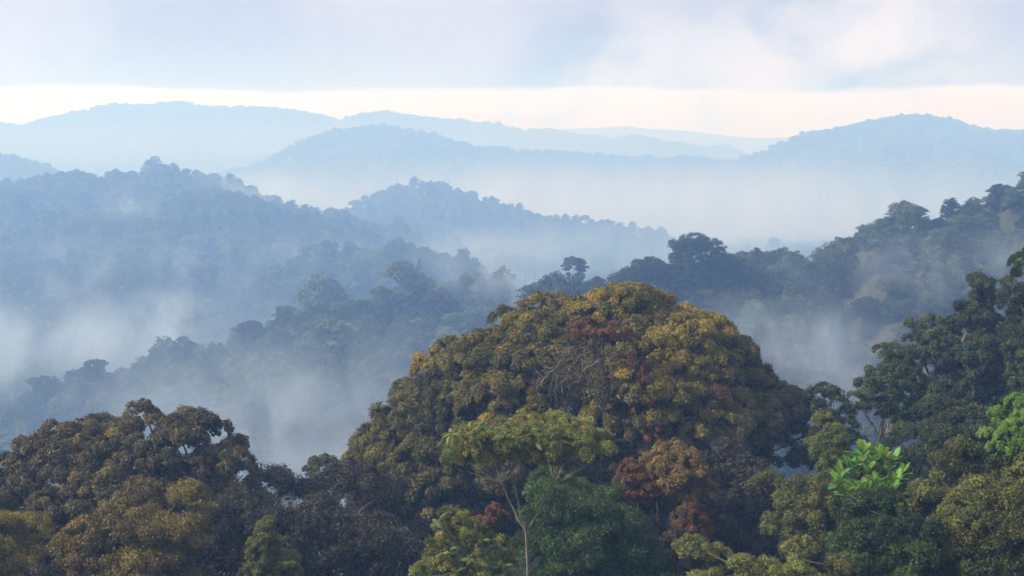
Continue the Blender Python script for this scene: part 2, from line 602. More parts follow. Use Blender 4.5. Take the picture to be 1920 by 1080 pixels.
KINDS = {
    'round_a': forest_kind('round_a', 13, 13, 11, 26, 2.8, 0.85, 0.42, low=-0.7),
    'round_b': forest_kind('round_b', 14, 11, 12, 24, 2.5, 0.9, 0.40, low=-0.75),
    'round_c': forest_kind('round_c', 11.5, 14, 9.5, 28, 2.8, 0.8, 0.42, low=-0.65),
    'tall_a': forest_kind('tall_a', 17, 9, 13, 22, 2.2, 0.9, 0.40, low=-0.8, lean=0.8),
    'tall_b': forest_kind('tall_b', 16, 10, 12, 22, 2.3, 0.85, 0.40, low=-0.8, lean=-0.6),
    'flat_a': forest_kind('flat_a', 15, 12, 6, 20, 2.0, 0.65, 0.38, low=-0.3),
    'flat_b': forest_kind('flat_b', 16, 10, 7, 18, 2.0, 0.7, 0.38, low=-0.5),
    'small_a': forest_kind('small_a', 8, 9, 8, 18, 1.9, 0.85, 0.36, low=-0.7),
    'small_b': forest_kind('small_b', 7, 8, 7, 16, 1.9, 0.9, 0.36, low=-0.7),
}
KN = list(KINDS)
# ------------------------------------------------------------------ near trees, outlined from the photograph and given depth
def poly_dist(P, poly):
    """signed distance (positive inside) of 2D points to a polygon"""
    P = np.asarray(P, float)
    A = np.asarray(poly, float)
    B = np.roll(A, -1, 0)
    d = np.full(len(P), 1e9)
    inside = np.zeros(len(P), bool)
    for a, c in zip(A, B):
        e = c - a
        w = P - a
        t = np.clip((w @ e) / max(e @ e, 1e-9), 0, 1)
        d = np.minimum(d, np.linalg.norm(w - t[:, None] * e, axis=1))
        cond = (a[1] > P[:, 1]) != (c[1] > P[:, 1])
        with np.errstate(divide='ignore', invalid='ignore'):
            xi = (c[0] - a[0]) * (P[:, 1] - a[1]) / (c[1] - a[1]) + a[0]
        inside ^= cond & (P[:, 0] < xi)
    return np.where(inside, d, -d)


OUTLINES = []
SEED = 3


def near_tree(name, label, cat, outline, D, mat, depth=None, lobe=1.9, leaf=0.24, nclump=9, per=80, cfrac=0.31, flat=0.7, trunk_px=None, fork_px=None,
              r_trunk=0.35, n_limb=8, holes=(), back=0.55, aspect=0.72, hang=None, tbase=0.45, tvar=0.18, tleaf=0.10, bark=None, group=None, density=1.0,
              stems=1, spacing=0.66, rnd=0.42, tnoise=6.0, twigs=0, inset=0.62, shell=0.45, root=None, stretch=1.0, bough=0.0, bpush=0.2, bkeep=1.0, bnn=2):
    global rng                               # each tree grows from a seed of its own
    rng = np.random.default_rng(len(OUTLINES) * 7 + SEED)
    random.seed(len(OUTLINES) * 7 + SEED)
    poly = np.array([W(px, py, D)[[0, 2]] for px, py in outline])
    OUTLINES.append((D, np.array(outline, float)))
    hol = []
    for hx, hy, hw, hh in holes:
        w = W(hx, hy, D)
        hol.append((w[0], w[2], hw * D / FPX, hh * D / FPX))
    lo, hi = poly.min(0), poly.max(0)
    G = rng.random((9000, 2)) * (hi - lo) + lo
    dg = poly_dist(G, poly)
    dmax = max(dg.max(), 0.3)
    area = (dg > 0).mean() * np.prod(hi - lo)
    if depth is None:
        depth = min((hi[0] - lo[0]) * 0.45, 10.0)
    # lobes: front and back surfaces of the body
    L = []
    if bough:
        inset += 0.7 * bpush * bough / lobe
    cand = G[dg > lobe * inset]
    cd = dg[dg > lobe * inset]
    for side, sp, keep in ((-1, spacing, 1.0), (1, spacing * 1.25, back)):
        acc = np.zeros((0, 3))
        for p, d in zip(cand, cd):
            if any(((p[0] - hx) / hw) ** 2 + ((p[1] - hz) / hh) ** 2 < 1 for hx, hz, hw, hh in hol):
                continue
            q = min(1.0, d / dmax)
            t = depth * math.sqrt(max(0, 1 - (1 - q) ** 2)) * (0.85 + 0.3 * random.random())
            v = np.array([p[0], D + side * max(0, t - lobe * 0.4), p[1]])
            if len(acc) and np.min(np.linalg.norm(acc - v, axis=1)) < lobe * sp * 1.3:
                continue
            acc = np.vstack([acc, v])
        if side == 1 and keep < 1:
            acc = acc[rng.random(len(acc)) < keep]
        L.append(acc)
    L = np.concatenate(L)
    ltint = np.zeros(len(L))
    if bough:                                # gather the lobes into separate flat boughs with dark gaps between them
        cen = np.array([(lo[0] + hi[0]) / 2, D, lo[1] * 0.6 + hi[1] * 0.4])
        met = np.array([1.0, 1.0, 1.55])
        B = []
        for l in L[rng.permutation(len(L))]:
            if all(np.linalg.norm((l - q) * met) > bough * (1.15 + 0.3 * random.random()) for q in B):
                B.append(l)
        B = np.array(B)
        bt = rng.normal(size=len(B))
        dist = np.linalg.norm((L[:, None] - B[None]) * met, axis=2)
        nb = dist.argmin(1)
        q = dist.min(1) / bough
        outw = unit(L - cen) * np.array([1, 1, 0.8]) + np.array([0, 0, 0.25])
        L = L + outw * (np.clip(1 - q ** 2, -0.4, 1) * bough * bpush)[:, None]
        keep = (q < bkeep) | (rng.random(len(L)) < 0.25)
        L, ltint = L[keep], (bt[nb] * 0.45 * tvar)[keep]
        nn = (np.linalg.norm(L[:, None] - L[None], axis=2) < 2.3 * lobe).sum(1)
        L, ltint = L[nn > bnn], ltint[nn > bnn]
    base_xy = (W(*trunk_px, D)[0], D) if trunk_px else ((lo[0] + hi[0]) / 2, D)
    gz = float(ground_z(np.array([base_xy[0]]), np.array([base_xy[1]]))[0])
    origin = np.array([base_xy[0], base_xy[1], gz])
    own = root is None
    if own:
        root = empty(name, origin)
        tag(root, label, cat, group)
    else:
        origin = np.array(root.location)
    C, rr, tb, dr = [], [], [], []
    ph = rng.random(6) * 6.28
    apex = np.array([poly[np.argmax(poly[:, 1])][0], D, hi[1] + lobe])
    for l, lt in zip(L, ltint):
        n = max(2, int(round(nclump * density * 1.6)))
        z = -0.2 + 1.2 * rng.random(n)
        a = rng.random(n) * 2 * np.pi
        h = np.sqrt(np.maximum(0, 1 - z * z))
        ls = lobe * (0.72 + 0.5 * random.random())
        s = ls * (0.7 + 0.3 * rng.random(n))
        off = np.stack([h * np.cos(a) * s, h * np.sin(a) * s, z * s * flat], 1)
        if stretch > 1:                      # boughs run up towards the crown's top
            tv = unit(apex - l)
            along = off @ tv
            off = off * 0.82 + np.outer(along, tv) * (stretch - 0.82)
        C.append(l + off)
        rr.append(lobe * cfrac * (0.7 + 0.6 * rng.random(n)))
        dr.append(np.stack([h * np.cos(a), h * np.sin(a), np.maximum(z, 0) + 0.55], 1))
        lowf = math.sin(l[0] / tnoise + ph[0]) + math.sin(l[2] / tnoise * 1.3 + l[1] / tnoise + ph[1]) + math.sin((l[0] + l[2]) / tnoise * 0.7 + ph[2])
        tb.append(np.full(n, lt + lowf * 0.3 * tvar + rng.normal() * 0.28 * tvar) + rng.normal(size=n) * 0.6 * tvar)
    C, rr, tb = np.concatenate(C), np.concatenate(rr), np.concatenate(tb)
    me = sprig_mesh(name + '_crown', C - origin, rr, np.concatenate(dr), np.clip(tbase + tb, 0, 1), leaf, float(np.mean(rr)), per, aspect, rnd, tleaf, hang, shell)
    crown = make_obj('crown', me, mat, root)
    crown['kind'] = 'stuff'
    crown.modifiers.new('sprigs', 'NODES').node_group = SPRIGS
    if not own:
        return root, L
    Ll = L - origin
    if fork_px:
        fk = W(*fork_px, D) - origin
    else:
        fk = np.array([(lo[0] + hi[0]) / 2, D, lo[1] * 0.7 + hi[1] * 0.3]) - origin
    tr, br = limbs_for(Ll, fk, (0, 0, -1.0), r_trunk, n_limb)
    for s in range(1, stems):
        off = np.array([(random.random() - 0.5) * (hi[0] - lo[0]) * 0.5, (random.random() - 0.5) * 2, 0])
        tgt = Ll[random.randrange(len(Ll))]
        tr.append(curve_path(off * 0.3 + np.array([0, 0, -1.0]), tgt, off * 0.4, r_trunk * 0.8, r_trunk * 0.3, 10, 0.1))
    for s in range(twigs):
        a = Ll[random.randrange(len(Ll))]
        v = unit(rng.normal(size=3) * np.array([1, 1, 0.6]) + np.array([0, 0, 0.35])) * lobe * (1.0 + random.random())
        br.append(curve_path(a, a + v, rng.normal(size=3) * 0.2, r_trunk * 0.12, 0.012, 5, 0.05))
    make_obj('trunk', tube_mesh(name + '_trunk', tr, 8), bark or M_BARK, root)
    make_obj('branches', tube_mesh(name + '_branches', br, 5), bark or M_BARK, root)
    return root, L


def sprig_nodes():
    """crown mesh = four leafy sprigs (which = 0..3) and the points they grow on (which = -1)"""
    ng = bpy.data.node_groups.new('sprigs_on_points', 'GeometryNodeTree')
    ng.interface.new_socket('Geometry', in_out='INPUT', socket_type='NodeSocketGeometry')
    ng.interface.new_socket('Geometry', in_out='OUTPUT', socket_type='NodeSocketGeometry')
    gi = ng.nodes.new('NodeGroupInput')
    go = ng.nodes.new('NodeGroupOutput')

    def attr(nm, typ):
        na = ng.nodes.new('GeometryNodeInputNamedAttribute')
        na.data_type = typ
        na.inputs['Name'].default_value = nm
        return na.outputs['Attribute']

    def part(v):
        cp = ng.nodes.new('FunctionNodeCompare')
        cp.data_type = 'INT'
        cp.operation = 'EQUAL'
        ng.links.new(attr('which', 'INT'), cp.inputs[2])
        cp.inputs[3].default_value = v
        sp = ng.nodes.new('GeometryNodeSeparateGeometry')
        sp.domain = 'POINT'
        ng.links.new(gi.outputs[0], sp.inputs['Geometry'])
        ng.links.new(cp.outputs[0], sp.inputs['Selection'])
        return sp.outputs['Selection']

    iop = ng.nodes.new('GeometryNodeInstanceOnPoints')
    iop.inputs['Pick Instance'].default_value = True
    join = ng.nodes.new('GeometryNodeJoinGeometry')
    for v in range(4):
        g2 = ng.nodes.new('GeometryNodeGeometryToInstance')
        ng.links.new(part(v), g2.inputs[0])
        ng.links.new(g2.outputs[0], join.inputs[0])
    ng.links.new(part(-1), iop.inputs['Points'])
    ng.links.new(join.outputs[0], iop.inputs['Instance'])
    for nm, typ, sock in (('pick', 'INT', 'Instance Index'), ('size', 'FLOAT', 'Scale'), ('turn', 'FLOAT_VECTOR', 'Rotation')):
        ng.links.new(attr(nm, typ), iop.inputs[sock])
    ng.links.new(iop.outputs[0], go.inputs[0])
    return ng


SPRIGS = sprig_nodes()


def sprig_mesh(name, C, rr, dirs, tint, leaf, rmean, per, aspect, rnd, tleaf, hang, shell):
    Vs, tl = [], []
    leaf, per = leaf * 0.8, int(per * 1.45)
    for v in range(4):
        P, N = clump_leaves(np.zeros((1, 3)), 1.0, per, flat=0.75, rnd=rnd, low=-0.25 - 0.5 * (shell > 0.6), shell=shell)
        Vs.append(leaf_quads(P, N, leaf / rmean, aspect, hang=hang))
        tl.append(rng.normal(size=per) * tleaf)
    nv = sum(len(v) for v in Vs)
    n = len(C)
    V = np.concatenate(Vs + [C])
    me = quads_mesh(name, V, np.arange(nv).reshape(-1, 4), tint=np.concatenate(tl))

    def put(nm, typ, key, data, dt):
        me.attributes.new(nm, typ, 'POINT').data.foreach_set(key, np.ascontiguousarray(data, dt).ravel())
    put('which', 'INT', 'value', np.concatenate([np.repeat(np.arange(4), per * 4), np.full(n, -1)]), np.int32)
    put('pick', 'INT', 'value', np.concatenate([np.zeros(nv), rng.integers(0, 4, n)]), np.int32)
    put('size', 'FLOAT', 'value', np.concatenate([np.ones(nv), rr]), np.float32)
    put('clump_tint', 'FLOAT', 'value', np.concatenate([np.zeros(nv), tint]), np.float32)
    d = unit(dirs + rng.normal(size=(n, 3)) * 0.2)
    eul = np.stack([np.zeros(n), np.arccos(np.clip(d[:, 2], -1, 1)), np.arctan2(d[:, 1], d[:, 0])], 1)
    put('turn', 'FLOAT_VECTOR', 'vector', np.concatenate([np.zeros((nv, 3)), eul]), np.float32)
    return me


T = 'tree'
# the large dome in the middle
DOME = [(640, 905), (668, 835), (690, 800), (712, 748), (738, 720), (790, 690), (802, 650), (842, 625), (880, 612), (940, 588), (985, 574), (1050, 564), (1082, 543),
        (1130, 534), (1180, 528), (1240, 540), (1290, 562), (1340, 592), (1400, 642), (1440, 672), (1475, 706), (1488, 740), (1480, 775), (1440, 812), (1400, 836),
        (1370, 900), (1250, 960), (1000, 990), (800, 1000), (700, 970)]
near_tree('dome_tree', 'huge dome-shaped golden olive tree, the largest tree in the middle', T, DOME, 95, M_GOLD, depth=11, lobe=1.3, leaf=0.172, nclump=12, per=170,
          r_trunk=0.8, n_limb=14, trunk_px=(1090, 990), fork_px=(1080, 880), tbase=0.42, tvar=0.19,
          holes=[(1042, 722, 56, 34), (890, 770, 50, 26), (1310, 815, 50, 24), (1400, 805, 26, 14), (745, 872, 56, 24), (700, 915, 30, 25), (1120, 790, 40, 24)], spacing=0.55, bough=2.5, bpush=0.30, bkeep=0.95, rnd=0.5, inset=0.45, bnn=5)
# left-hand dome and its neighbours
near_tree('broad_tree', 'broad dark brown olive tree filling the lower left corner', T,
          [(-90, 890), (0, 850), (40, 838), (90, 815), (115, 790), (165, 770), (250, 777), (300, 767), (350, 753), (410, 766), (440, 786), (480, 806), (490, 850),
           (515, 872), (510, 930), (470, 1000), (420, 1130), (-90, 1130)], 82, M_BROWN, depth=8, lobe=1.25, leaf=0.158, nclump=10, per=151, r_trunk=0.6, n_limb=10,
          trunk_px=(230, 1100), fork_px=(240, 1000), tbase=0.5, tvar=0.24, holes=[(240, 925, 40, 14), (395, 965, 20, 30), (10, 1040, 20, 14)], rnd=0.55, shell=0.55, bough=2.2, bpush=0.22, bkeep=1.0, inset=0.3, bnn=5)
near_tree('dark_tree', 'dark purple-brown tree right of the broad left-hand tree', T,
          [(420, 915), (500, 888), (570, 884), (640, 896), (690, 905), (740, 930), (770, 985), (750, 1040), (690, 1060), (670, 1140), (390, 1140), (400, 985)], 74, M_PURPLE,
          depth=6, lobe=1.2, leaf=0.145, nclump=10, per=144, r_trunk=0.4, trunk_px=(600, 1100), tbase=0.45, holes=[(690, 1030, 25, 30)], rnd=0.9, shell=0.85, cfrac=0.42, bough=1.6)
near_tree('gold_tipped_tree', 'smaller tree with golden tips in front of the broad left-hand tree', T,
          [(115, 1000), (150, 960), (200, 940), (290, 925), (370, 928), (405, 965), (400, 1140), (100, 1140)], 66, M_BROWN, depth=4, lobe=1.05, leaf=0.132, nclump=10, per=144,
          r_trunk=0.3, tbase=0.66, holes=[(335, 985, 18, 22)], rnd=0.75, shell=0.7, cfrac=0.36, bough=1.5)
near_tree('ochre_tree', 'ochre leaved tree cut by the left edge near the bottom', T,
          [(-90, 985), (-20, 975), (40, 985), (75, 1010), (60, 1060), (70, 1140), (-90, 1140)], 64, M_GOLD, depth=3, lobe=0.95, leaf=0.132, nclump=9, per=144, r_trunk=0.25, tbase=0.55, rnd=0.75, shell=0.7, cfrac=0.36)
near_tree('sapling', 'thin sapling standing between the broad left tree and the dome tree', T,
          [(582, 878), (598, 862), (615, 856), (640, 868), (644, 900), (615, 915), (590, 905)], 84, M_RIGHT, depth=1.2, lobe=0.65, leaf=0.132, nclump=5, per=72, r_trunk=0.1,
          trunk_px=(612, 1000), fork_px=(612, 905), n_limb=6, inset=0.3)
# centre understorey
near_tree('green_shrub', 'dark green leafy shrub mass behind the forked umbrella tree', 'shrub',
          [(985, 915), (1020, 880), (1070, 900), (1120, 885), (1150, 925), (1190, 930), (1215, 980), (1250, 1000), (1275, 1140), (960, 1140), (965, 1010)], 69, M_GREEN, depth=4, lobe=0.95, leaf=0.112, nclump=10, per=158,
          r_trunk=0.2, tbase=0.5, rnd=0.9, shell=0.85, cfrac=0.42, bough=1.4)
near_tree('maroon_tree', 'dark maroon-brown tree below the right edge of the dome tree', T,
          [(1255, 905), (1300, 870), (1350, 842), (1410, 838), (1445, 870), (1455, 950), (1430, 1030), (1290, 1030), (1250, 970)], 78, M_PURPLE, depth=4, lobe=1.05, leaf=0.139,
          nclump=10, per=144, r_trunk=0.3, tbase=0.5, rnd=0.9, shell=0.85, cfrac=0.42, bough=1.4)
near_tree('golden_bush', 'golden yellow bush at the foot of the dome tree', 'bush',
          [(1205, 880), (1225, 842), (1255, 825), (1300, 838), (1322, 870), (1330, 920), (1270, 935), (1215, 920)], 73, M_YELLOW, depth=2, lobe=0.75, leaf=0.119, nclump=9, per=129,
          r_trunk=0.15, rnd=0.75, shell=0.7, cfrac=0.36)
near_tree('rust_bush', 'rust red bush left of the golden bush', 'bush',
          [(1158, 885), (1180, 870), (1215, 885), (1240, 905), (1238, 935), (1200, 935), (1165, 915)], 72, M_RUST, depth=1.4, lobe=0.42, leaf=0.106, nclump=8, per=129, r_trunk=0.1, rnd=0.75, shell=0.7, cfrac=0.36, spacing=0.95, inset=0.2)
near_tree('rust_sapling', 'dark rust sapling below the maroon tree', 'bush',
          [(1268, 955), (1290, 945), (1315, 965), (1330, 1000), (1300, 1010), (1275, 990)], 66, M_RUST, depth=1.0, lobe=0.42, leaf=0.099, nclump=7, per=108, r_trunk=0.08, tbase=0.3, rnd=0.75, shell=0.7, cfrac=0.36, spacing=0.95, inset=0.2)
near_tree('rust_shrub', 'small rust red shrub beside the lower fern-leaved tree', 'bush',
          [(890, 965), (905, 955), (935, 945), (945, 965), (925, 990), (900, 995)], 70, M_RUST, depth=0.8, lobe=0.42, leaf=0.099, nclump=7, per=108, r_trunk=0.08, rnd=0.75, shell=0.7, cfrac=0.36, spacing=0.95, inset=0.2)
# right of the dome
near_tree('slender_tree', 'slender grey-green tree just right of the dome tree', T,
          [(1482, 785), (1500, 735), (1520, 722), (1548, 716), (1575, 738), (1598, 775), (1600, 830), (1550, 862), (1470, 880), (1415, 850), (1425, 800)], 88, M_RIGHT, depth=3,
          lobe=0.65, leaf=0.132, nclump=5, per=93, r_trunk=0.16, trunk_px=(1538, 900), fork_px=(1540, 810), spacing=1.1, twigs=30, rnd=0.9, shell=0.85, cfrac=0.42, inset=0.4)
near_tree('yellow_green_bush', 'rounded yellow-green bush left of the large-leaved plant', 'bush',
          [(1520, 840), (1530, 800), (1550, 780), (1575, 790), (1588, 825), (1592, 870), (1560, 885), (1525, 872)], 74, M_YGREEN, depth=1.5, lobe=0.65, leaf=0.112, nclump=9, per=129,
          r_trunk=0.12, rnd=0.75, shell=0.7, cfrac=0.36)
near_tree('olive_bush', 'olive green bush below the yellow-green bush', 'bush',
          [(1420, 960), (1440, 905), (1485, 868), (1530, 852), (1570, 880), (1575, 960), (1550, 1020), (1440, 1030)], 66, M_OLIVE, depth=3, lobe=0.85, leaf=0.112, nclump=9, per=144,
          r_trunk=0.18, tbase=0.5, rnd=0.75, shell=0.7, cfrac=0.36, bough=1.2)
near_tree('rosette_shrub', 'pale olive shrub with tufted tips along the bottom edge', 'shrub',
          [(1255, 1075), (1300, 1040), (1350, 1002), (1400, 1000), (1440, 1010), (1480, 965), (1530, 915), (1560, 925), (1580, 990), (1575, 1150), (1240, 1150)], 54, M_OLIVE, depth=3,
          lobe=0.7, leaf=0.099, nclump=9, per=144, r_trunk=0.15, tbase=0.62, tvar=0.3, spacing=0.85, rnd=0.75, shell=0.7, cfrac=0.36, bough=1.1)
near_tree('tall_tree', 'tallest dark tree on the right-hand slope', T,
          [(1700, 620), (1716, 596), (1735, 606), (1752, 600), (1745, 568), (1768, 546), (1790, 552), (1786, 520), (1808, 506), (1832, 502), (1838, 530), (1828, 565), (1850, 600), (1880, 720), (1820, 830),
           (1740, 820), (1700, 740), (1720, 690), (1682, 668)], 98, M_RIGHT, depth=5, lobe=0.7, leaf=0.158, nclump=6, per=129, r_trunk=0.3, trunk_px=(1770, 900), fork_px=(1770, 740), tbase=0.42, spacing=0.72, twigs=60, rnd=0.9, shell=0.85, cfrac=0.42, inset=0.5, bark=M_TWIG, bough=1.7)
near_tree('bushy_tree', 'bushy grey-green tree at the right edge of the slope', T,
          [(1836, 560), (1842, 528), (1862, 512), (1888, 510), (1908, 525), (1906, 560), (1925, 575), (1990, 560), (2040, 600), (2040, 830), (1890, 840), (1862, 740), (1840, 640), (1858, 590)], 92, M_RIGHT, depth=5,
          lobe=0.7, leaf=0.152, nclump=6, per=129, r_trunk=0.3, tbase=0.5, spacing=0.72, twigs=60, rnd=0.9, shell=0.85, cfrac=0.42, inset=0.5, bough=1.7)
near_tree('leaning_tree', 'sparse tree with pale bare stems left of the tallest right-hand tree', T,
          [(1596, 745), (1600, 715), (1640, 690), (1655, 650), (1690, 640), (1712, 690), (1735, 740), (1735, 785), (1690, 800), (1640, 772), (1605, 768)], 86, M_RIGHT, depth=2.5,
          lobe=0.6, leaf=0.132, nclump=5, per=100, r_trunk=0.11, trunk_px=(1660, 900), fork_px=(1650, 820), spacing=0.85, stems=3, bark=M_STEM, twigs=30, tbase=0.5, rnd=0.9, shell=0.85, cfrac=0.42, inset=0.4)
near_tree('shaded_tree', 'dense shaded tree below the tallest right-hand tree', T,
          [(1640, 830), (1665, 785), (1720, 760), (1800, 745), (1880, 760), (1900, 850), (1870, 920), (1720, 930), (1655, 890)], 80, M_RIGHT, depth=4, lobe=0.8, leaf=0.132, nclump=9,
          per=136, r_trunk=0.22, stems=4, tbase=0.45, spacing=0.8, twigs=30, rnd=0.9, shell=0.85, cfrac=0.42, bough=1.5)
near_tree('edge_branch_tree', 'dark tree whose top pokes in at the right edge', T,
          [(1898, 490), (1912, 462), (1960, 440), (2060, 470), (2060, 600), (1935, 560), (1905, 520)], 62, M_GREEN, depth=1.5, lobe=0.6, leaf=0.112, nclump=7, per=93, r_trunk=0.12,
          spacing=0.95, trunk_px=(2040, 900), fork_px=(2020, 600), tbase=0.4, inset=0.4, rnd=0.8)
near_tree('lime_tree', 'vivid lime green tree top at the right edge', T,
          [(1842, 830), (1858, 792), (1888, 766), (1920, 752), (2020, 745), (2040, 850), (1900, 858), (1868, 852)], 58, M_LIME, depth=2, lobe=0.5, leaf=0.0924, nclump=9, per=158, r_trunk=0.12,
          tbase=0.55, rnd=0.8, shell=0.75)
near_tree('tangled_shrub', 'brown-green tangled shrub mass in the lower right corner', 'shrub',
          [(1690, 1000), (1720, 930), (1770, 890), (1830, 850), (1900, 835), (2040, 840), (2040, 1160), (1660, 1160)], 56, M_OLIVE, depth=4, lobe=0.7, leaf=0.099, nclump=10, per=158,
          r_trunk=0.2, tbase=0.45, tvar=0.25, twigs=60, rnd=0.9, shell=0.85, cfrac=0.42, bough=1.5)
near_tree('mossy_shrub', 'mossy green shrub under the large-leaved plant', 'shrub',
          [(1550, 1010), (1575, 958), (1640, 940), (1700, 936), (1745, 960), (1745, 1160), (1530, 1160)], 55, M_GREEN, depth=3, lobe=0.7, leaf=0.099, nclump=9, per=144, r_trunk=0.15, tbase=0.5,
          tvar=0.25, twigs=30, rnd=0.9, shell=0.85, cfrac=0.42, bough=1.1)
near_tree('vine_clad_shrub', 'pale green creeper shrub low in front of the dark purple-brown tree', 'shrub',
          [(470, 1030), (485, 985), (505, 970), (515, 1000), (530, 1045), (555, 1035), (565, 1060), (545, 1090), (600, 1110), (600, 1150), (450, 1150)], 62, M_OLIVE, depth=0.9, lobe=0.35, leaf=0.0858, nclump=8, per=129, r_trunk=0.08, tbase=0.5, rnd=0.9, shell=0.85, cfrac=0.42, inset=0.3)

near_tree('understorey_shrub', 'dark understorey shrub behind the rust sapling and pale olive shrub', 'shrub',
          [(1120, 1000), (1180, 965), (1260, 975), (1340, 985), (1420, 970), (1480, 1000), (1500, 1150), (1100, 1150)], 80, M_PURPLE, depth=4, lobe=1.0, leaf=0.15, nclump=8, per=130, r_trunk=0.2,
          tbase=0.45, rnd=0.9, shell=0.85, cfrac=0.42)
near_tree('understorey_shrub', 'dark understorey shrub between the left trees and the lower fern-leaved tree', 'shrub',
          [(600, 1040), (650, 990), (710, 975), (770, 985), (830, 1010), (850, 1150), (590, 1150)], 78, M_PURPLE, depth=3, lobe=0.95, leaf=0.15, nclump=8, per=130, r_trunk=0.2, tbase=0.45, rnd=0.9,
          shell=0.85, cfrac=0.42)
near_tree('understorey_shrub', 'dark green understorey shrub behind the large-leaved plant', 'shrub',
          [(1480, 960), (1530, 890), (1600, 870), (1680, 880), (1760, 890), (1800, 950), (1800, 1150), (1470, 1150)], 84, M_RIGHT, depth=3, lobe=1.0, leaf=0.15, nclump=8, per=130, r_trunk=0.2,
          tbase=0.4, rnd=0.9, shell=0.85, cfrac=0.42)

# ------------------------------------------------------------------ rust creepers and dry lianas hanging on the dome tree
def creeper(name, label, outline, D, mat, lobe=0.36, leaf=0.106, tbase=0.5):
    return near_tree(name, label, 'creeper', outline, D, mat, depth=0.9, lobe=lobe, leaf=leaf, nclump=6, per=79, r_trunk=0.05, n_limb=6, back=0.0, tbase=tbase, spacing=1.25, shell=0.9, rnd=0.9, cfrac=0.5, inset=0.1)


creeper('rust_creeper', 'dull russet creeper on the lower right flank of the dome tree', [(1255, 725), (1290, 705), (1340, 715), (1380, 745), (1370, 785), (1310, 790), (1265, 775)], 84.5, M_RUSSET, 0.8)
creeper('rust_creeper', 'small rust red creeper patch low on the dome tree', [(1198, 790), (1230, 775), (1250, 795), (1245, 822), (1210, 825)], 82.5, M_RUST)
creeper('rust_creeper', 'rust red creeper near the top of the dome tree', [(1072, 620), (1090, 598), (1130, 605), (1185, 612), (1190, 640), (1150, 640), (1110, 632), (1080, 640)], 83.5, M_RUST)
creeper('rust_creeper', 'long rust red creeper running down the right of the dome tree', [(1178, 660), (1195, 655), (1215, 690), (1225, 720), (1240, 760), (1238, 812), (1215, 815), (1218, 760), (1200, 715)], 83,
        M_RUST, tbase=0.35)


def liana():
    root = empty('liana_tangle', W(1110, 720, 83))
    tag(root, 'grey-brown tangle of dry lianas on the front of the dome tree', 'lianas')
    o = np.array(root.location)
    paths = []
    poly = np.array([(1010, 690), (1060, 640), (1130, 640), (1190, 680), (1215, 770), (1200, 850), (1100, 850), (1030, 800)], float)
    n = 0
    while n < 520:
        p = rng.random(2) * (poly.max(0) - poly.min(0)) + poly.min(0)
        if poly_dist(p[None], poly)[0] < 4:
            continue
        n += 1
        D0 = 83.2 + random.random() * 1.6
        a = W(p[0], p[1], D0)
        v = np.array([rng.normal() * 0.8, rng.normal() * 0.3, rng.normal() * 0.8 - 0.3])
        paths.append(curve_path(a - o, a + v - o, rng.normal(size=3) * 0.5, 0.022, 0.012, 7, 0.05))
    make_obj('twigs', tube_mesh('liana_twigs', paths, 3), M_TWIG, root)
    main = []
    for (x0, y0, x1, y1) in ((1012, 722, 1052, 675), (1070, 830, 1130, 700), (1150, 840, 1190, 720), (1120, 852, 1250, 835), (1090, 700, 1160, 660)):
        a, c = W(x0, y0, 83), W(x1, y1, 83.4)
        main.append(curve_path(a - o, c - o, rng.normal(size=3) * 0.3, 0.05, 0.03, 9, 0.06))
    make_obj('stems', tube_mesh('liana_stems', main, 5), M_TWIG, root)


liana()


# ------------------------------------------------------------------ trees with pinnate fronds
def frond_mesh(name, L, droop, pairs=15):
    t = np.linspace(0, 1, 9)
    rx = np.stack([t * L * (1 - 0.12 * t), np.zeros(9), L * (0.25 * t - droop * t ** 2)], 1)
    V, Q = tube_arrays([(rx, np.linspace(0.016, 0.005, 9))], 3)
    Vs, Qs, tint = [V], [Q], [np.full(len(Q), 0.3)]
    off = len(V)
    for i in range(pairs):
        s = 0.14 + 0.86 * i / (pairs - 1)
        p = np.array([np.interp(s, t, rx[:, k]) for k in range(3)])
        ll = L * 0.27 * math.sin(math.pi * (0.22 + 0.70 * s)) ** 0.7
        w = ll * 0.12
        for sg in (-1, 1):
            d = unit(np.array([0.42, sg * 1.0, -0.22]))
            e = unit(np.cross(d, [0, 0, 1.0]))
            q = np.array([p, p + d * ll * 0.5 + e * w + np.array([0, 0, 0.02]), p + d * ll + np.array([0, 0, -0.05]), p + d * ll * 0.5 - e * w])
            Vs.append(q)
            Qs.append(np.arange(4)[None] + off)
            tint.append([0.45 + 0.15 * rng.normal()])
            off += 4
    me = quads_mesh(name, np.concatenate(Vs), np.concatenate(Qs), tint=np.clip(np.concatenate(tint), 0, 1))
    me.materials.append(M_FROND)
    return me


FRONDS = [frond_mesh('frond_%d' % i, l, d) for i, (l, d) in enumerate([(0.62, 0.35), (0.55, 0.5), (0.75, 0.4), (0.5, 0.25)])]


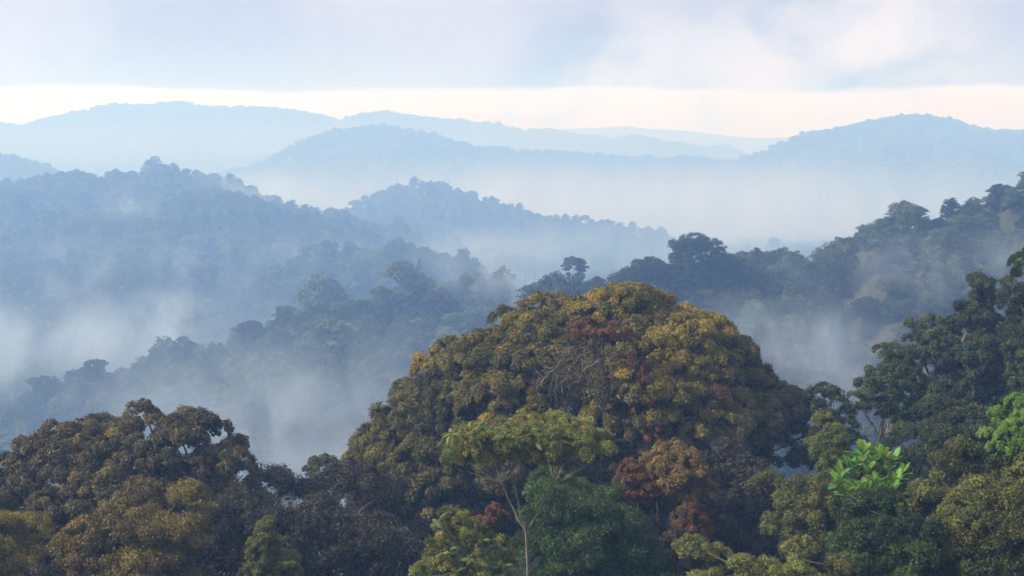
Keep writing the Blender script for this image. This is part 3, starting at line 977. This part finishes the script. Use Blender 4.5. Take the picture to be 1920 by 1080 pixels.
def frond_tree(name, label, D, base_px, fork_px, tips, n=9, r=0.085, mids=None):
    bw = W(*base_px, D)
    gz = float(ground_z(np.array([bw[0]]), np.array([D]))[0])
    o = np.array([bw[0], D, gz])
    root = empty(name, o)
    tag(root, label, T)
    fk = W(*fork_px, D) - o
    make_obj('trunk', tube_mesh(name + '_trunk', [curve_path((0, 0, -0.5), fk, (0.15, 0, 0), r * 1.5, r, 10, 0.02)], 8), M_STEM, root)
    br = []
    ends = []
    mids = [W(mx, my, D + dz) - o for mx, my, dz in mids] if mids else [fk]
    for m in mids:
        if np.linalg.norm(m - fk) > 0.1:
            br.append(curve_path(fk, m, np.array([m[0] - fk[0], 0, 0]) * 0.12, r * 0.8, r * 0.5, 8, 0.02))
    for px, py, dz in tips:
        e = W(px, py, D + dz) - o
        m = min(mids, key=lambda q: np.linalg.norm((q - e)[[0, 1]]))
        br.append(curve_path(m, e, np.array([(e - m)[0] * 0.22 + rng.normal() * 0.12, rng.normal() * 0.2, -0.22]), r * 0.35, r * 0.16, 8, 0.03))
        ends.append(e)
    make_obj('branches', tube_mesh(name + '_branches', br, 6), M_STEM, root)
    for e in ends:
        a0 = random.random() * 6.28
        for k in range(n):
            f = make_obj('frond', random.choice(FRONDS), None, root)
            f.location = Vector(e + np.array([0, 0, -0.02 * k]))
            f.rotation_euler = ((random.random() - 0.5) * 0.9, -0.75 + 1.35 * random.random(), a0 + k * 6.283 / n + (random.random() - 0.5) * 0.4)
            s = 0.6 + 0.6 * random.random()
            f.scale = (s, s, s)
    return root


TIPS = []
for k in range(46):
    fx = (k + 0.5) / 46
    TIPS.append((840 + 305 * fx + random.uniform(-10, 10), 832 - 30 * math.sin(fx * math.pi) ** 0.8 + random.uniform(-22, 42) , random.uniform(-1.6, 1.6)))
frond_tree('umbrella_tree', 'flat-topped fern-leaved tree on a slim forked trunk, front centre', 58, (996, 1080), (986, 998), TIPS, 6, 0.045,
           [(942, 905, 0.3), (957, 880, -0.5), (1040, 905, 0.2), (1052, 870, -0.6)])
FUZZ = dict(lobe=0.42, leaf=0.13, nclump=5, per=70, aspect=0.34, rnd=0.8, shell=0.8, cfrac=0.5, inset=0.3, spacing=0.95, tbase=0.40, tvar=0.28, hang=0.25)
near_tree('umbrella_tree', '', '', [(832, 845), (850, 815), (890, 800), (950, 800), (985, 785), (1010, 795), (1045, 772), (1075, 790), (1115, 795), (1150, 818), (1140, 845), (1110, 868), (1050, 850),
                                    (1000, 862), (940, 855), (880, 872), (850, 862)], 58, M_FROND, depth=1.5, root=bpy.data.objects['umbrella_tree'], **FUZZ)
TIPS = [(850, 955, 0.3), (830, 990, -0.4), (870, 985, 0.5), (900, 1010, -0.3), (845, 1030, -0.6), (935, 1020, 0.3), (885, 1045, -0.8), (815, 1050, 0.4), (940, 1060, -0.4), (850, 1075, -0.9),
        (905, 1070, -0.5), (825, 1020, 0.2), (790, 1075, 0.3), (960, 1030, 0.4), (865, 1020, -0.2)]
frond_tree('fern_leaved_tree', 'lower fern-leaved tree with yellow tips left of the forked trunk', 55, (880, 1130), (875, 1060), TIPS, 8, 0.06)
near_tree('fern_leaved_tree', '', '', [(780, 1075), (800, 1020), (825, 965), (850, 945), (880, 960), (905, 1000), (950, 1005), (970, 1040), (960, 1130), (790, 1130)], 55.5, M_FROND, depth=1.2,
          root=bpy.data.objects['fern_leaved_tree'], **FUZZ)


# ------------------------------------------------------------------ plant with very large bright leaves
def big_leaf(name, L, w, curl):
    nu, nv = 8, 5
    V = np.zeros((nu, nv, 3))
    for i in range(nu):
        t = i / (nu - 1)
        ww = w * (math.sin(math.pi * min(1, t * 0.86 + 0.08)) ** 0.8) * (0.35 + 0.75 * t) + 0.01
        for j in range(nv):
            s = j / (nv - 1) * 2 - 1
            V[i, j] = (t * L, s * ww, -curl * t * t * L + 0.18 * abs(s) * ww + 0.012 * math.sin(9 * t * 3.14 + abs(s) * 3))
    q = [[i * nv + j, i * nv + j + 1, (i + 1) * nv + j + 1, (i + 1) * nv + j] for i in range(nu - 1) for j in range(nv - 1)]
    t = [0.45 + 0.06 * rng.normal() + (0.15 if j in (1, 2) else 0) for i in range(nu - 1) for j in range(nv - 1)]
    me = quads_mesh(name, V.reshape(-1, 3), q, smooth=True, tint=np.clip(t, 0, 1))
    me.materials.append(M_BIG)
    return me


BIGL = [big_leaf('large_leaf_%d' % i, l, w, c) for i, (l, w, c) in enumerate([(0.72, 0.19, 0.25), (0.62, 0.17, 0.5), (0.8, 0.2, 0.1), (0.5, 0.15, 0.3)])]


def large_leaf_plant():
    D = 60
    bw = W(1628, 1000, D)
    gz = float(ground_z(np.array([bw[0]]), np.array([D]))[0])
    o = np.array([bw[0], D, gz])
    root = empty('large_leaved_plant', o)
    tag(root, 'bright green plant with very large paddle leaves above the mossy shrub', 'plant')
    tips = []
    for row, (y0, x0, x1, n, dz) in enumerate(((934, 1572, 1686, 6, -0.9), (915, 1566, 1694, 6, -0.4), (895, 1572, 1690, 6, 0.1), (875, 1590, 1682, 5, 0.5), (858, 1606, 1660, 3, 0.8))):
        for k in range(n):
            tips.append((x0 + (x1 - x0) * (k + 0.5) / n + random.uniform(-6, 6), y0 + random.uniform(-6, 6), dz + random.uniform(-0.2, 0.2)))
    st = []
    for px, py, dz in tips:
        e = W(px, py, D + dz) - o
        st.append(curve_path((0, 0, -0.5), e, (e[0] * 0.3, 0, -0.3), 0.07, 0.035, 8))
    make_obj('stems', tube_mesh('large_leaf_stems', st, 6), M_BARK, root)
    for px, py, dz in tips:
        e = W(px, py, D + dz) - o
        a0 = random.random() * 6.28
        n = 10
        for k in range(n):
            f = make_obj('leaf', random.choice(BIGL), None, root)
            f.location = Vector(e)
            inner = k >= 3
            f.rotation_euler = ((random.random() - 0.5) * 0.5, -(0.95 + 0.4 * random.random()) if inner else -(0.25 + 0.45 * random.random()), a0 + k * 2.4 + random.random() * 0.3)
            s = 0.75 + 0.35 * random.random()
            f.scale = (s, s, s)


large_leaf_plant()

# ------------------------------------------------------------------ singular trees on the middle ridges
def kind_tree(name, label, px, py_top, D, kind, h=None, crown_scale=(1, 1, 1), rot=0.0):
    """one forest tree placed so that its top stands at a pixel of the photograph"""
    crown, trunk, kh, kw = KINDS[kind]
    top = W(px, py_top, D)
    gz = float(ground_z(np.array([top[0]]), np.array([D]))[0])
    s = max(0.4, (top[2] - gz) / kh)
    root = empty(name, (top[0], D, gz))
    root.rotation_euler = (0, 0, rot)
    root.scale = (s * crown_scale[0], s * crown_scale[1], s)
    tag(root, label, T)
    make_obj('crown', crown, None, root)
    make_obj('trunk', trunk, None, root)
    return root


def bare_tree(name, label, px, py_top, D, spread, n=14, levels=2, lean=0.0, thick=0.16):
    top = W(px, py_top, D)
    gz = float(ground_z(np.array([top[0]]), np.array([D]))[0])
    h = top[2] - gz
    root = empty(name, (top[0], D, gz))
    tag(root, label, T)
    main = curve_path((0, 0, -1), (lean, 0, h), (0.3, 0, 0), thick * 1.4, 0.05, 12, 0.08)
    br = []
    for i in range(n):
        t = 0.35 + 0.6 * random.random()
        a = main[0][int(t * 11)]
        az = random.random() * 6.28
        ln = spread * (1.15 - t) * (0.7 + 0.6 * random.random())
        e = a + np.array([math.cos(az) * ln * 0.6, math.sin(az) * ln * 0.6, ln * (0.7 + 0.5 * random.random())])
        e[2] = min(e[2], h)
        p = curve_path(a, e, np.array([math.cos(az), math.sin(az), 0]) * 0.2 * ln, thick * 0.5, 0.22 * thick, 7, 0.05)
        br.append(p)
        for j in range(5 * (levels - 1)):
            b0 = p[0][2 + random.randrange(4)]
            v = rng.normal(size=3) * np.array([0.5, 0.5, 0.4]) + np.array([0, 0, 0.5])
            br.append(curve_path(b0, b0 + v * ln * 0.35, rng.normal(size=3) * 0.1, thick * 0.28, 0.14 * thick, 5, 0.03))
    make_obj('trunk', tube_mesh(name + '_trunk', [main], 6), M_BARK, root)
    if br:
        make_obj('branches', tube_mesh(name + '_branches', br, 4), M_BARK, root)
    return root


def layered_tree(name, label, D, pads, base_px, mat=M_MID, r=0.3, leaf=0.34, lobe=1.4):
    """tree whose crown is a few separate pads: (px, py, half width px, half height px)"""
    bw = W(base_px[0], base_px[1], D)
    gz = float(ground_z(np.array([bw[0]]), np.array([D]))[0])
    o = np.array([bw[0], D, gz])
    root = empty(name, o)
    tag(root, label, T)
    C, rr, L = [], [], []
    k = D / FPX
    for px, py, hw, hh in pads:
        c = W(px, py, D)
        hw, hh = hw * k, hh * k
        n = max(8, int(16 * hw * (hw + hh) / 2 / (lobe * lobe)))
        u = unit(rng.normal(size=(n, 3))) * (rng.random((n, 1)) ** 0.4)
        C.append(c + u * np.array([hw, hw, hh]))
        rr.append(np.full(n, lobe * 0.5))
        L.append(c)
    C, rr = np.concatenate(C), np.concatenate(rr)
    P, N = clump_leaves(C, rr, 60, flat=0.7)
    V = leaf_quads(P, N, leaf, 0.7) - o
    tint = np.clip(0.42 + rng.normal(size=len(P)) * 0.16, 0, 1)
    make_obj('crown', quads_mesh(name + '_crown', V, np.arange(len(V)).reshape(-1, 4), tint=tint), mat, root)
    L = np.array(L) - o
    tr, br = limbs_for(L, L[np.argmin(L[:, 2])] * 0.8 + np.array([0, 0, -0.5]), (0, 0, -1), r, max(3, len(L) // 2), 0.4)
    make_obj('trunk', tube_mesh(name + '_trunk', tr, 7), M_BARK, root)
    make_obj('branches', tube_mesh(name + '_branches', br, 5), M_BARK, root)
    return root


layered_tree('emergent_tree', 'tall dark emergent tree with a big rounded head left of the right-hand ridge', 348,
             [(1275, 460, 24, 12), (1302, 458, 34, 20), (1332, 470, 32, 26), (1345, 500, 32, 28), (1318, 500, 34, 28), (1300, 522, 30, 14), (1340, 530, 34, 20), (1270, 478, 10, 8),
              (1380, 492, 20, 16), (1382, 522, 26, 24)], (1330, 600), mat=M_EMERGENT, r=0.5, lobe=1.6)
layered_tree('round_headed_tree', 'low round-headed tree just left of the tall emergent tree', 352, [(1215, 500, 34, 18), (1240, 515, 30, 20), (1190, 520, 34, 16), (1160, 528, 22, 10)], (1215, 590), mat=M_EMERGENT, r=0.4,
             lobe=1.3)
layered_tree('ragged_tree', 'ragged lopsided tree alone in the mist above the dome tree', 440, [(1076, 490, 20, 8), (1090, 500, 13, 11), (1063, 500, 8, 10), (1066, 518, 5, 10), (1085, 520, 10, 14), (1080, 545, 24, 16), (1060, 550, 18, 12), (1095, 548, 14, 14)],
             (1078, 570), r=0.4, leaf=0.45)
layered_tree('umbrella_pine_tree', 'dark layered umbrella tree above the broad left-hand tree', 500, [(180, 682, 24, 6), (172, 695, 28, 7), (192, 708, 24, 9), (200, 722, 18, 8), (158, 706, 12, 5)], (170, 790),
             mat=M_EMERGENT, r=0.32, leaf=0.36)
layered_tree('small_umbrella_tree', 'smaller layered tree left of the dark umbrella tree', 503, [(136, 702, 16, 6), (134, 716, 14, 6), (150, 730, 20, 10)], (138, 800), r=0.2, leaf=0.34)
layered_tree('spreading_tree', 'dark spreading tree low at the left in the mist', 505, [(80, 715, 30, 9), (95, 730, 34, 12), (70, 748, 40, 14), (110, 752, 34, 14), (50, 770, 36, 14)], (80, 820), r=0.35, leaf=0.38)
layered_tree('tiered_tree', 'pale stemmed tiered tree on the misty slope right of the dome tree', 330, [(1550, 500, 38, 6), (1565, 520, 40, 6), (1545, 515, 20, 5), (1580, 506, 24, 6), (1540, 560, 36, 6), (1575, 556, 24, 6)],
             (1560, 620), r=0.22, leaf=0.34)
layered_tree('feathery_tree', 'open feathery tree at the near end of the middle ridge', 505, [(470, 610, 24, 8), (482, 622, 20, 8), (455, 622, 12, 6)], (475, 680), r=0.22, leaf=0.32, lobe=0.9)
layered_tree('flat_crowned_tree', 'flat-crowned tree with airy edges on the middle ridge', 505, [(535, 580, 20, 5), (555, 592, 26, 8), (520, 592, 10, 4), (580, 596, 20, 9)], (560, 650), r=0.25, leaf=0.34)
bare_tree('bare_tree', 'leafless tree with a fan of twigs on the middle ridge', 785, 488, 512, 8.0, 20, 3, thick=0.34)
bare_tree('bare_snag', 'thin dead snag at the right end of the middle ridge', 1003, 505, 512, 1.5, 3, 1, thick=0.24)
bare_tree('bare_snag', 'short broken snag right of the feathery tree, left part of the middle ridge', 567, 553, 508, 1.6, 3, 1, lean=0.5, thick=0.24)
bare_tree('bare_snag', 'second dead snag in the mist near the ragged tree', 986, 508, 514, 1.0, 2, 1, thick=0.22)

# ------------------------------------------------------------------ forest over the hills
rng = np.random.default_rng(21)
random.seed(21)


def scatter(y0, y1, step, wide=0.44):
    pts = []
    y = y0
    while y < y1:
        half = y * wide + 15
        n = int(2 * half / step)
        x = -half + (np.arange(n) + 0.5) * step + (rng.random(n) - 0.5) * step * 0.9
        yy = y + (rng.random(n) - 0.5) * step * 0.9
        pts.append(np.stack([x, yy], 1))
        y += step
    return np.concatenate(pts)


def crest_scatter(r, step):
    half = r['D'] * 0.44
    pts = []
    for row in range(8):
        x = np.arange(-half, half, step) + rng.random(int(np.ceil(2 * half / step))) * step * 0.8
        yc = r['D'] + r['m'] * fbm(x / (r['D'] * 0.16), np.zeros_like(x) + r['s'], r['s'])
        pts.append(np.stack([x, yc + (row - 5.5) * step + (rng.random(len(x)) - 0.5) * step], 1))
    return np.concatenate(pts)


beside = np.array([(sg * (y * 0.40 + 12 + k * 7 + random.uniform(-2, 2)), y + random.uniform(-2, 2)) for y in range(36, 130, 7) for k in range(6) for sg in (-1, 1)])
XY = np.concatenate([beside, scatter(130, 600, 7.4), scatter(600, 1650, 9.0), scatter(1650, 3300, 18)] + [crest_scatter(r, 7.5) for r in RIDGES if 1800 < r['D'] < 3500])
far = XY[:, 1] > 1650
Z = ground_z(XY[:, 0], XY[:, 1])
kidx = rng.choice(len(KN), len(XY), p=[0.20, 0.18, 0.17, 0.10, 0.10, 0.035, 0.035, 0.1, 0.08])
hts = np.array([KINDS[k][2] for k in KN])[kidx]
sc = 0.55 + 0.55 * rng.random(len(XY)) + 0.12 * rng.normal(size=len(XY)) ** 2 * 0.6
sc = np.where(far, sc * 0.85, sc)
kidx = np.where(far & (kidx >= 3) & (kidx <= 6), kidx % 3, kidx)
sc = np.clip(sc, 0.45, 2.2)
sc = np.where(XY[:, 1] < 200, sc * 0.75, sc)
sc = np.where((XY[:, 1] < 480) & (XY[:, 0] > 15) & (XY[:, 1] > 280), np.minimum(sc, 1.0) * 0.78, sc)
rot = rng.random(len(XY)) * 6.28
POS = np.column_stack([XY, Z - np.where(far, 0.42 * hts * sc, 0.4)])
top = POS + np.column_stack([np.zeros((len(POS), 2)), hts * sc * 0.8])
# which crowns the camera sees: terrain with canopy, then the near trees' outlines
seen = np.ones(len(POS), bool)
for t in np.linspace(0.12, 0.97, 45):
    q = top * t
    canopy = np.where(q[:, 1] > 135, 7.0, 0.0)
    seen &= (ground_z(q[:, 0], q[:, 1]) + canopy < q[:, 2]) | (np.abs(q[:, 1] - top[:, 1]) < 8)
px, py = project(top)
seen &= (px > 0) & (px < 1920) & (py > 0) & (py < 1075)
P2 = np.stack([px, py], 1)
for D, ol in OUTLINES:
    seen &= ~((poly_dist(P2, ol) > 6) & (top[:, 1] > D))
size = np.where(seen & ~far, hts * sc / top[:, 1], 0)
order = np.argsort(-size)
pick = order[:290]
pick = pick[size[pick] > 0]
ind = np.zeros(len(POS), bool)
ind[pick] = True

SHAPE = {'round': 'rounded', 'tall': 'tall narrow', 'flat': 'flat-topped', 'small': 'small bushy'}
LANDMARKS = [('bare tree', 785, 520, 520), ('flat-crowned airy tree', 550, 600, 520), ('feathery open tree', 470, 625, 520), ('dark umbrella tree', 180, 710, 520),
             ('dark spreading tree', 80, 745, 520), ('ragged lopsided tree', 1075, 515, 440), ('tall emergent tree', 1320, 495, 350), ('pale tiered tree', 1558, 530, 330),
             ('low round-headed tree', 1210, 510, 350)]
ORD = ['nearest', 'second', 'third', 'fourth', 'fifth', 'sixth', 'seventh', 'eighth']
rows = []
for i in pick:
    shape = SHAPE[KN[kidx[i]].split('_')[0]]
    right = POS[i][1] < 480 and px[i] > 1060
    zone = 'misty right-hand slope' if right else ('blue middle ridge' if POS[i][1] < 640 else 'hazy left hillside')
    near = [l for l in LANDMARKS if (l[3] < 400) == right]
    lm = min(near, key=lambda l: (l[1] - px[i]) ** 2 + (l[2] - py[i]) ** 2)
    dx, dy = px[i] - lm[1], py[i] - lm[2]
    rel = ('below' if dy > 0 else 'above') if abs(dy) > abs(dx) else ('right of' if dx > 0 else 'left of')
    rows.append([i, shape, zone, rel, lm[0], math.hypot(dx, dy)])
rows.sort(key=lambda r: r[5])
count = {}
LAB = {}
for i, shape, zone, rel, lm, d in rows:
    key = (shape, zone, rel, lm)
    n = count.get(key, 0)
    count[key] = n + 1
    if n < len(ORD):
        LAB[i] = ('%s %s forest tree %s the %s on the %s' % (ORD[n], shape, rel, lm, zone), 'trees on the ' + zone)
    else:
        LAB[i] = ('%s forest tree far %s the %s on the %s' % (shape, rel, lm, zone), 'trees on the ' + zone)
sources = {}
for i in pick:
    k = KN[kidx[i]]
    crown, trunk, kh, kw = KINDS[k]
    root = empty('forest_tree', POS[i])
    root.rotation_euler = (0, 0, rot[i])
    root.scale = (sc[i],) * 3
    tag(root, LAB[i][0], T, LAB[i][1])
    c = make_obj('crown', crown, None, root)
    t = make_obj('trunk', trunk, None, root)
    sources.setdefault(k, (c, t))
for k in KN:
    if k not in sources:
        sources[k] = None
print('tris', sum(len(m.polygons) * 2 for m in bpy.data.meshes))
print('forest: individuals', len(pick), 'visible', int(seen.sum()), 'all', len(POS))


def forest_mass(name, mask, label):
    idxs = np.where(mask)[0]
    have = [k for k in KN if sources[k]]
    remap = {KN.index(k): n for n, k in enumerate(have)}
    me = bpy.data.meshes.new(name)
    me.vertices.add(len(idxs))
    me.vertices.foreach_set('co', POS[idxs].astype(np.float32).ravel())
    a = me.attributes.new('pick', 'INT', 'POINT')
    a.data.foreach_set('value', np.array([remap.get(k, 0) for k in kidx[idxs]], np.int32))
    a = me.attributes.new('size', 'FLOAT', 'POINT')
    a.data.foreach_set('value', sc[idxs].astype(np.float32))
    a = me.attributes.new('turn', 'FLOAT_VECTOR', 'POINT')
    a.data.foreach_set('vector', np.column_stack([np.zeros((len(idxs), 2)), rot[idxs]]).astype(np.float32).ravel())
    o = make_obj(name, me, M_MID)
    o['kind'] = 'stuff'
    o['label'] = label
    o['category'] = 'forest'
    ng = bpy.data.node_groups.new(name, 'GeometryNodeTree')
    ng.interface.new_socket('Geometry', in_out='INPUT', socket_type='NodeSocketGeometry')
    ng.interface.new_socket('Geometry', in_out='OUTPUT', socket_type='NodeSocketGeometry')
    gi = ng.nodes.new('NodeGroupInput')
    go = ng.nodes.new('NodeGroupOutput')
    iop = ng.nodes.new('GeometryNodeInstanceOnPoints')
    iop.inputs['Pick Instance'].default_value = True
    join = ng.nodes.new('GeometryNodeJoinGeometry')
    for k in reversed(have):
        jn = ng.nodes.new('GeometryNodeJoinGeometry')
        for ob in sources[k]:
            oi = ng.nodes.new('GeometryNodeObjectInfo')
            oi.transform_space = 'ORIGINAL'
            oi.inputs['Object'].default_value = ob
            ng.links.new(oi.outputs['Geometry'], jn.inputs[0])
        g2 = ng.nodes.new('GeometryNodeGeometryToInstance')
        ng.links.new(jn.outputs[0], g2.inputs[0])
        ng.links.new(g2.outputs[0], join.inputs[0])
    ng.links.new(gi.outputs[0], iop.inputs['Points'])
    ng.links.new(join.outputs[0], iop.inputs['Instance'])
    for nm, typ, sock in (('pick', 'INT', 'Instance Index'), ('size', 'FLOAT', 'Scale'), ('turn', 'FLOAT_VECTOR', 'Rotation')):
        na = ng.nodes.new('GeometryNodeInputNamedAttribute')
        na.data_type = typ
        na.inputs['Name'].default_value = nm
        ng.links.new(na.outputs['Attribute'], iop.inputs[sock])
    ng.links.new(iop.outputs[0], go.inputs[0])
    md = o.modifiers.new('forest', 'NODES')
    md.node_group = ng
    return o


forest_mass('forest', ~ind, 'unbroken rainforest covering the hills into the blue distance')

# ------------------------------------------------------------------ mist banks lying in the valleys
def mist_mat(name, density, nscale, lo=0.38, hi=0.72, color=(0.72, 0.86, 1.0)):
    m = bpy.data.materials.new(name)
    m.use_nodes = True
    t = m.node_tree
    t.nodes.clear()
    b = NB(t)
    o = b.n('ShaderNodeOutputMaterial')
    tc = b.n('ShaderNodeTexCoord')
    ln = b.n('ShaderNodeVectorMath', operation='LENGTH')
    b.link(tc.outputs['Object'], ln.inputs[0])
    fall = b.smooth(ln.outputs['Value'], 0.98, 0.15)
    geo = b.n('ShaderNodeNewGeometry')
    n = b.noise(b.mapping(geo.outputs['Position'], scale=(1, 1, 0.7)), nscale * 1.8, 6, 0.62, 1.0)
    d = b.math('MULTIPLY', b.math('MULTIPLY', fall, b.smooth(n, lo + 0.04, hi)), density * 1.05)
    pv = b.n('ShaderNodeVolumePrincipled')
    pv.inputs['Color'].default_value = (*color, 1)
    pv.inputs['Anisotropy'].default_value = 0.25
    b.link(d, pv.inputs['Density'])
    b.link(pv.outputs[0], o.inputs['Volume'])
    m.cycles.volume_step_rate = 0.8
    return m


def ico(name):
    import bmesh
    bm = bmesh.new()
    bmesh.ops.create_icosphere(bm, subdivisions=3, radius=1)
    me = bpy.data.meshes.new(name)
    bm.to_mesh(me)
    bm.free()
    return me


MIST = ico('mist')


def mist(label, px, py, D, rx, ry, rz, density, nscale, tilt=0.0, lo=0.38, hi=0.72, color=(0.72, 0.85, 1.0)):
    o = bpy.data.objects.new('mist', MIST.copy())
    COL.objects.link(o)
    o.location = Vector(W(px, py, D))
    o.scale = (rx, ry, rz)
    o.rotation_euler = (0, tilt, 0)
    o.data.materials.append(mist_mat('mist_air', density, nscale, lo, hi, color))
    o['kind'] = 'stuff'
    o['label'] = label
    o['category'] = 'mist'
    return o


mist('mist pooled in the valley left of the dome tree', 580, 850, 310, 85, 80, 26, 0.032, 0.025, 0.0, 0.39, 0.75)
mist('mist bank lying in the wide left valley', 120, 650, 600, 200, 85, 32, 0.027, 0.018, 0.0, 0.38, 0.75)
mist('mist rising over the middle of the left hillside', 330, 520, 800, 220, 60, 30, 0.014, 0.018, 0.0, 0.42, 0.75)
mist('mist behind the wooded knolls below the left hill', 480, 480, 960, 260, 50, 22, 0.018, 0.014, 0.0, 0.38, 0.72)
mist('mist streaming off the right end of the middle ridge', 985, 555, 450, 52, 45, 12, 0.05, 0.035, R(22), 0.4, 0.75)
mist('mist drifting between the dome tree and the right-hand ridge', 1490, 670, 265, 38, 40, 15, 0.055, 0.05, 0.0, 0.4, 0.75)
mist('thin mist along the foot of the right-hand ridge', 1760, 500, 305, 50, 28, 12, 0.034, 0.05, 0.0, 0.4, 0.75)
mist('mist filling the deep valley behind the second hill', 1200, 405, 2000, 1100, 330, 105, 0.0062, 0.005, 0.0, 0.2, 0.7, (0.82, 0.88, 1.0))
mist('mist beyond the left hill crest', 515, 358, 1800, 110, 120, 42, 0.014, 0.01, 0.0, 0.36, 0.72)
mist('mist in front of the second hill', 1130, 475, 1150, 240, 140, 34, 0.016, 0.01, 0.0, 0.36, 0.75)
mist('white wisp on the upper left hillside', 250, 385, 980, 30, 40, 16, 0.022, 0.04, 0.0, 0.42, 0.7)
mist('white wisp trailing down the crest of the left hill', 450, 355, 1100, 60, 40, 14, 0.026, 0.03, R(20), 0.42, 0.7)
mist('white plume rising from the left valley', 310, 610, 520, 20, 30, 20, 0.045, 0.05, R(-20), 0.42, 0.7)
mist('faint veil of mist in front of the middle ridge', 420, 710, 425, 150, 50, 22, 0.014, 0.02, 0.0, 0.35, 0.75)
mist('mist low on the far ridges', 800, 270, 2820, 1900, 270, 80, 0.0010, 0.003, 0.0, 0.1, 0.6, (1.0, 0.92, 0.98))
# ------------------------------------------------------------------ air
def haze():
    x0, x1, y0, y1, z0, z1 = -4400, 4400, -200, 5300, -360, 125
    V = np.array([(x, y, z) for z in (z0, z1) for y in (y0, y1) for x in (x0, x1)], float)
    F = [(0, 2, 3, 1), (4, 5, 7, 6), (0, 1, 5, 4), (2, 6, 7, 3), (0, 4, 6, 2), (1, 3, 7, 5)]
    m = bpy.data.materials.new('haze_air')
    m.use_nodes = True
    t = m.node_tree
    t.nodes.clear()
    b = NB(t)
    o = b.n('ShaderNodeOutputMaterial')
    pv = b.n('ShaderNodeVolumePrincipled')
    pv.inputs['Color'].default_value = (0.28, 0.51, 1.0, 1)
    pv.inputs['Absorption Color'].default_value = (1, 1, 1, 1)
    pv.inputs['Density'].default_value = 0.00098
    pv.inputs['Anisotropy'].default_value = 0.2
    b.link(pv.outputs[0], o.inputs['Volume'])
    h = make_obj('haze', quads_mesh('haze', V, F), m)
    h['kind'] = 'stuff'
    h['label'] = 'pale blue haze hanging over the whole landscape'


haze()
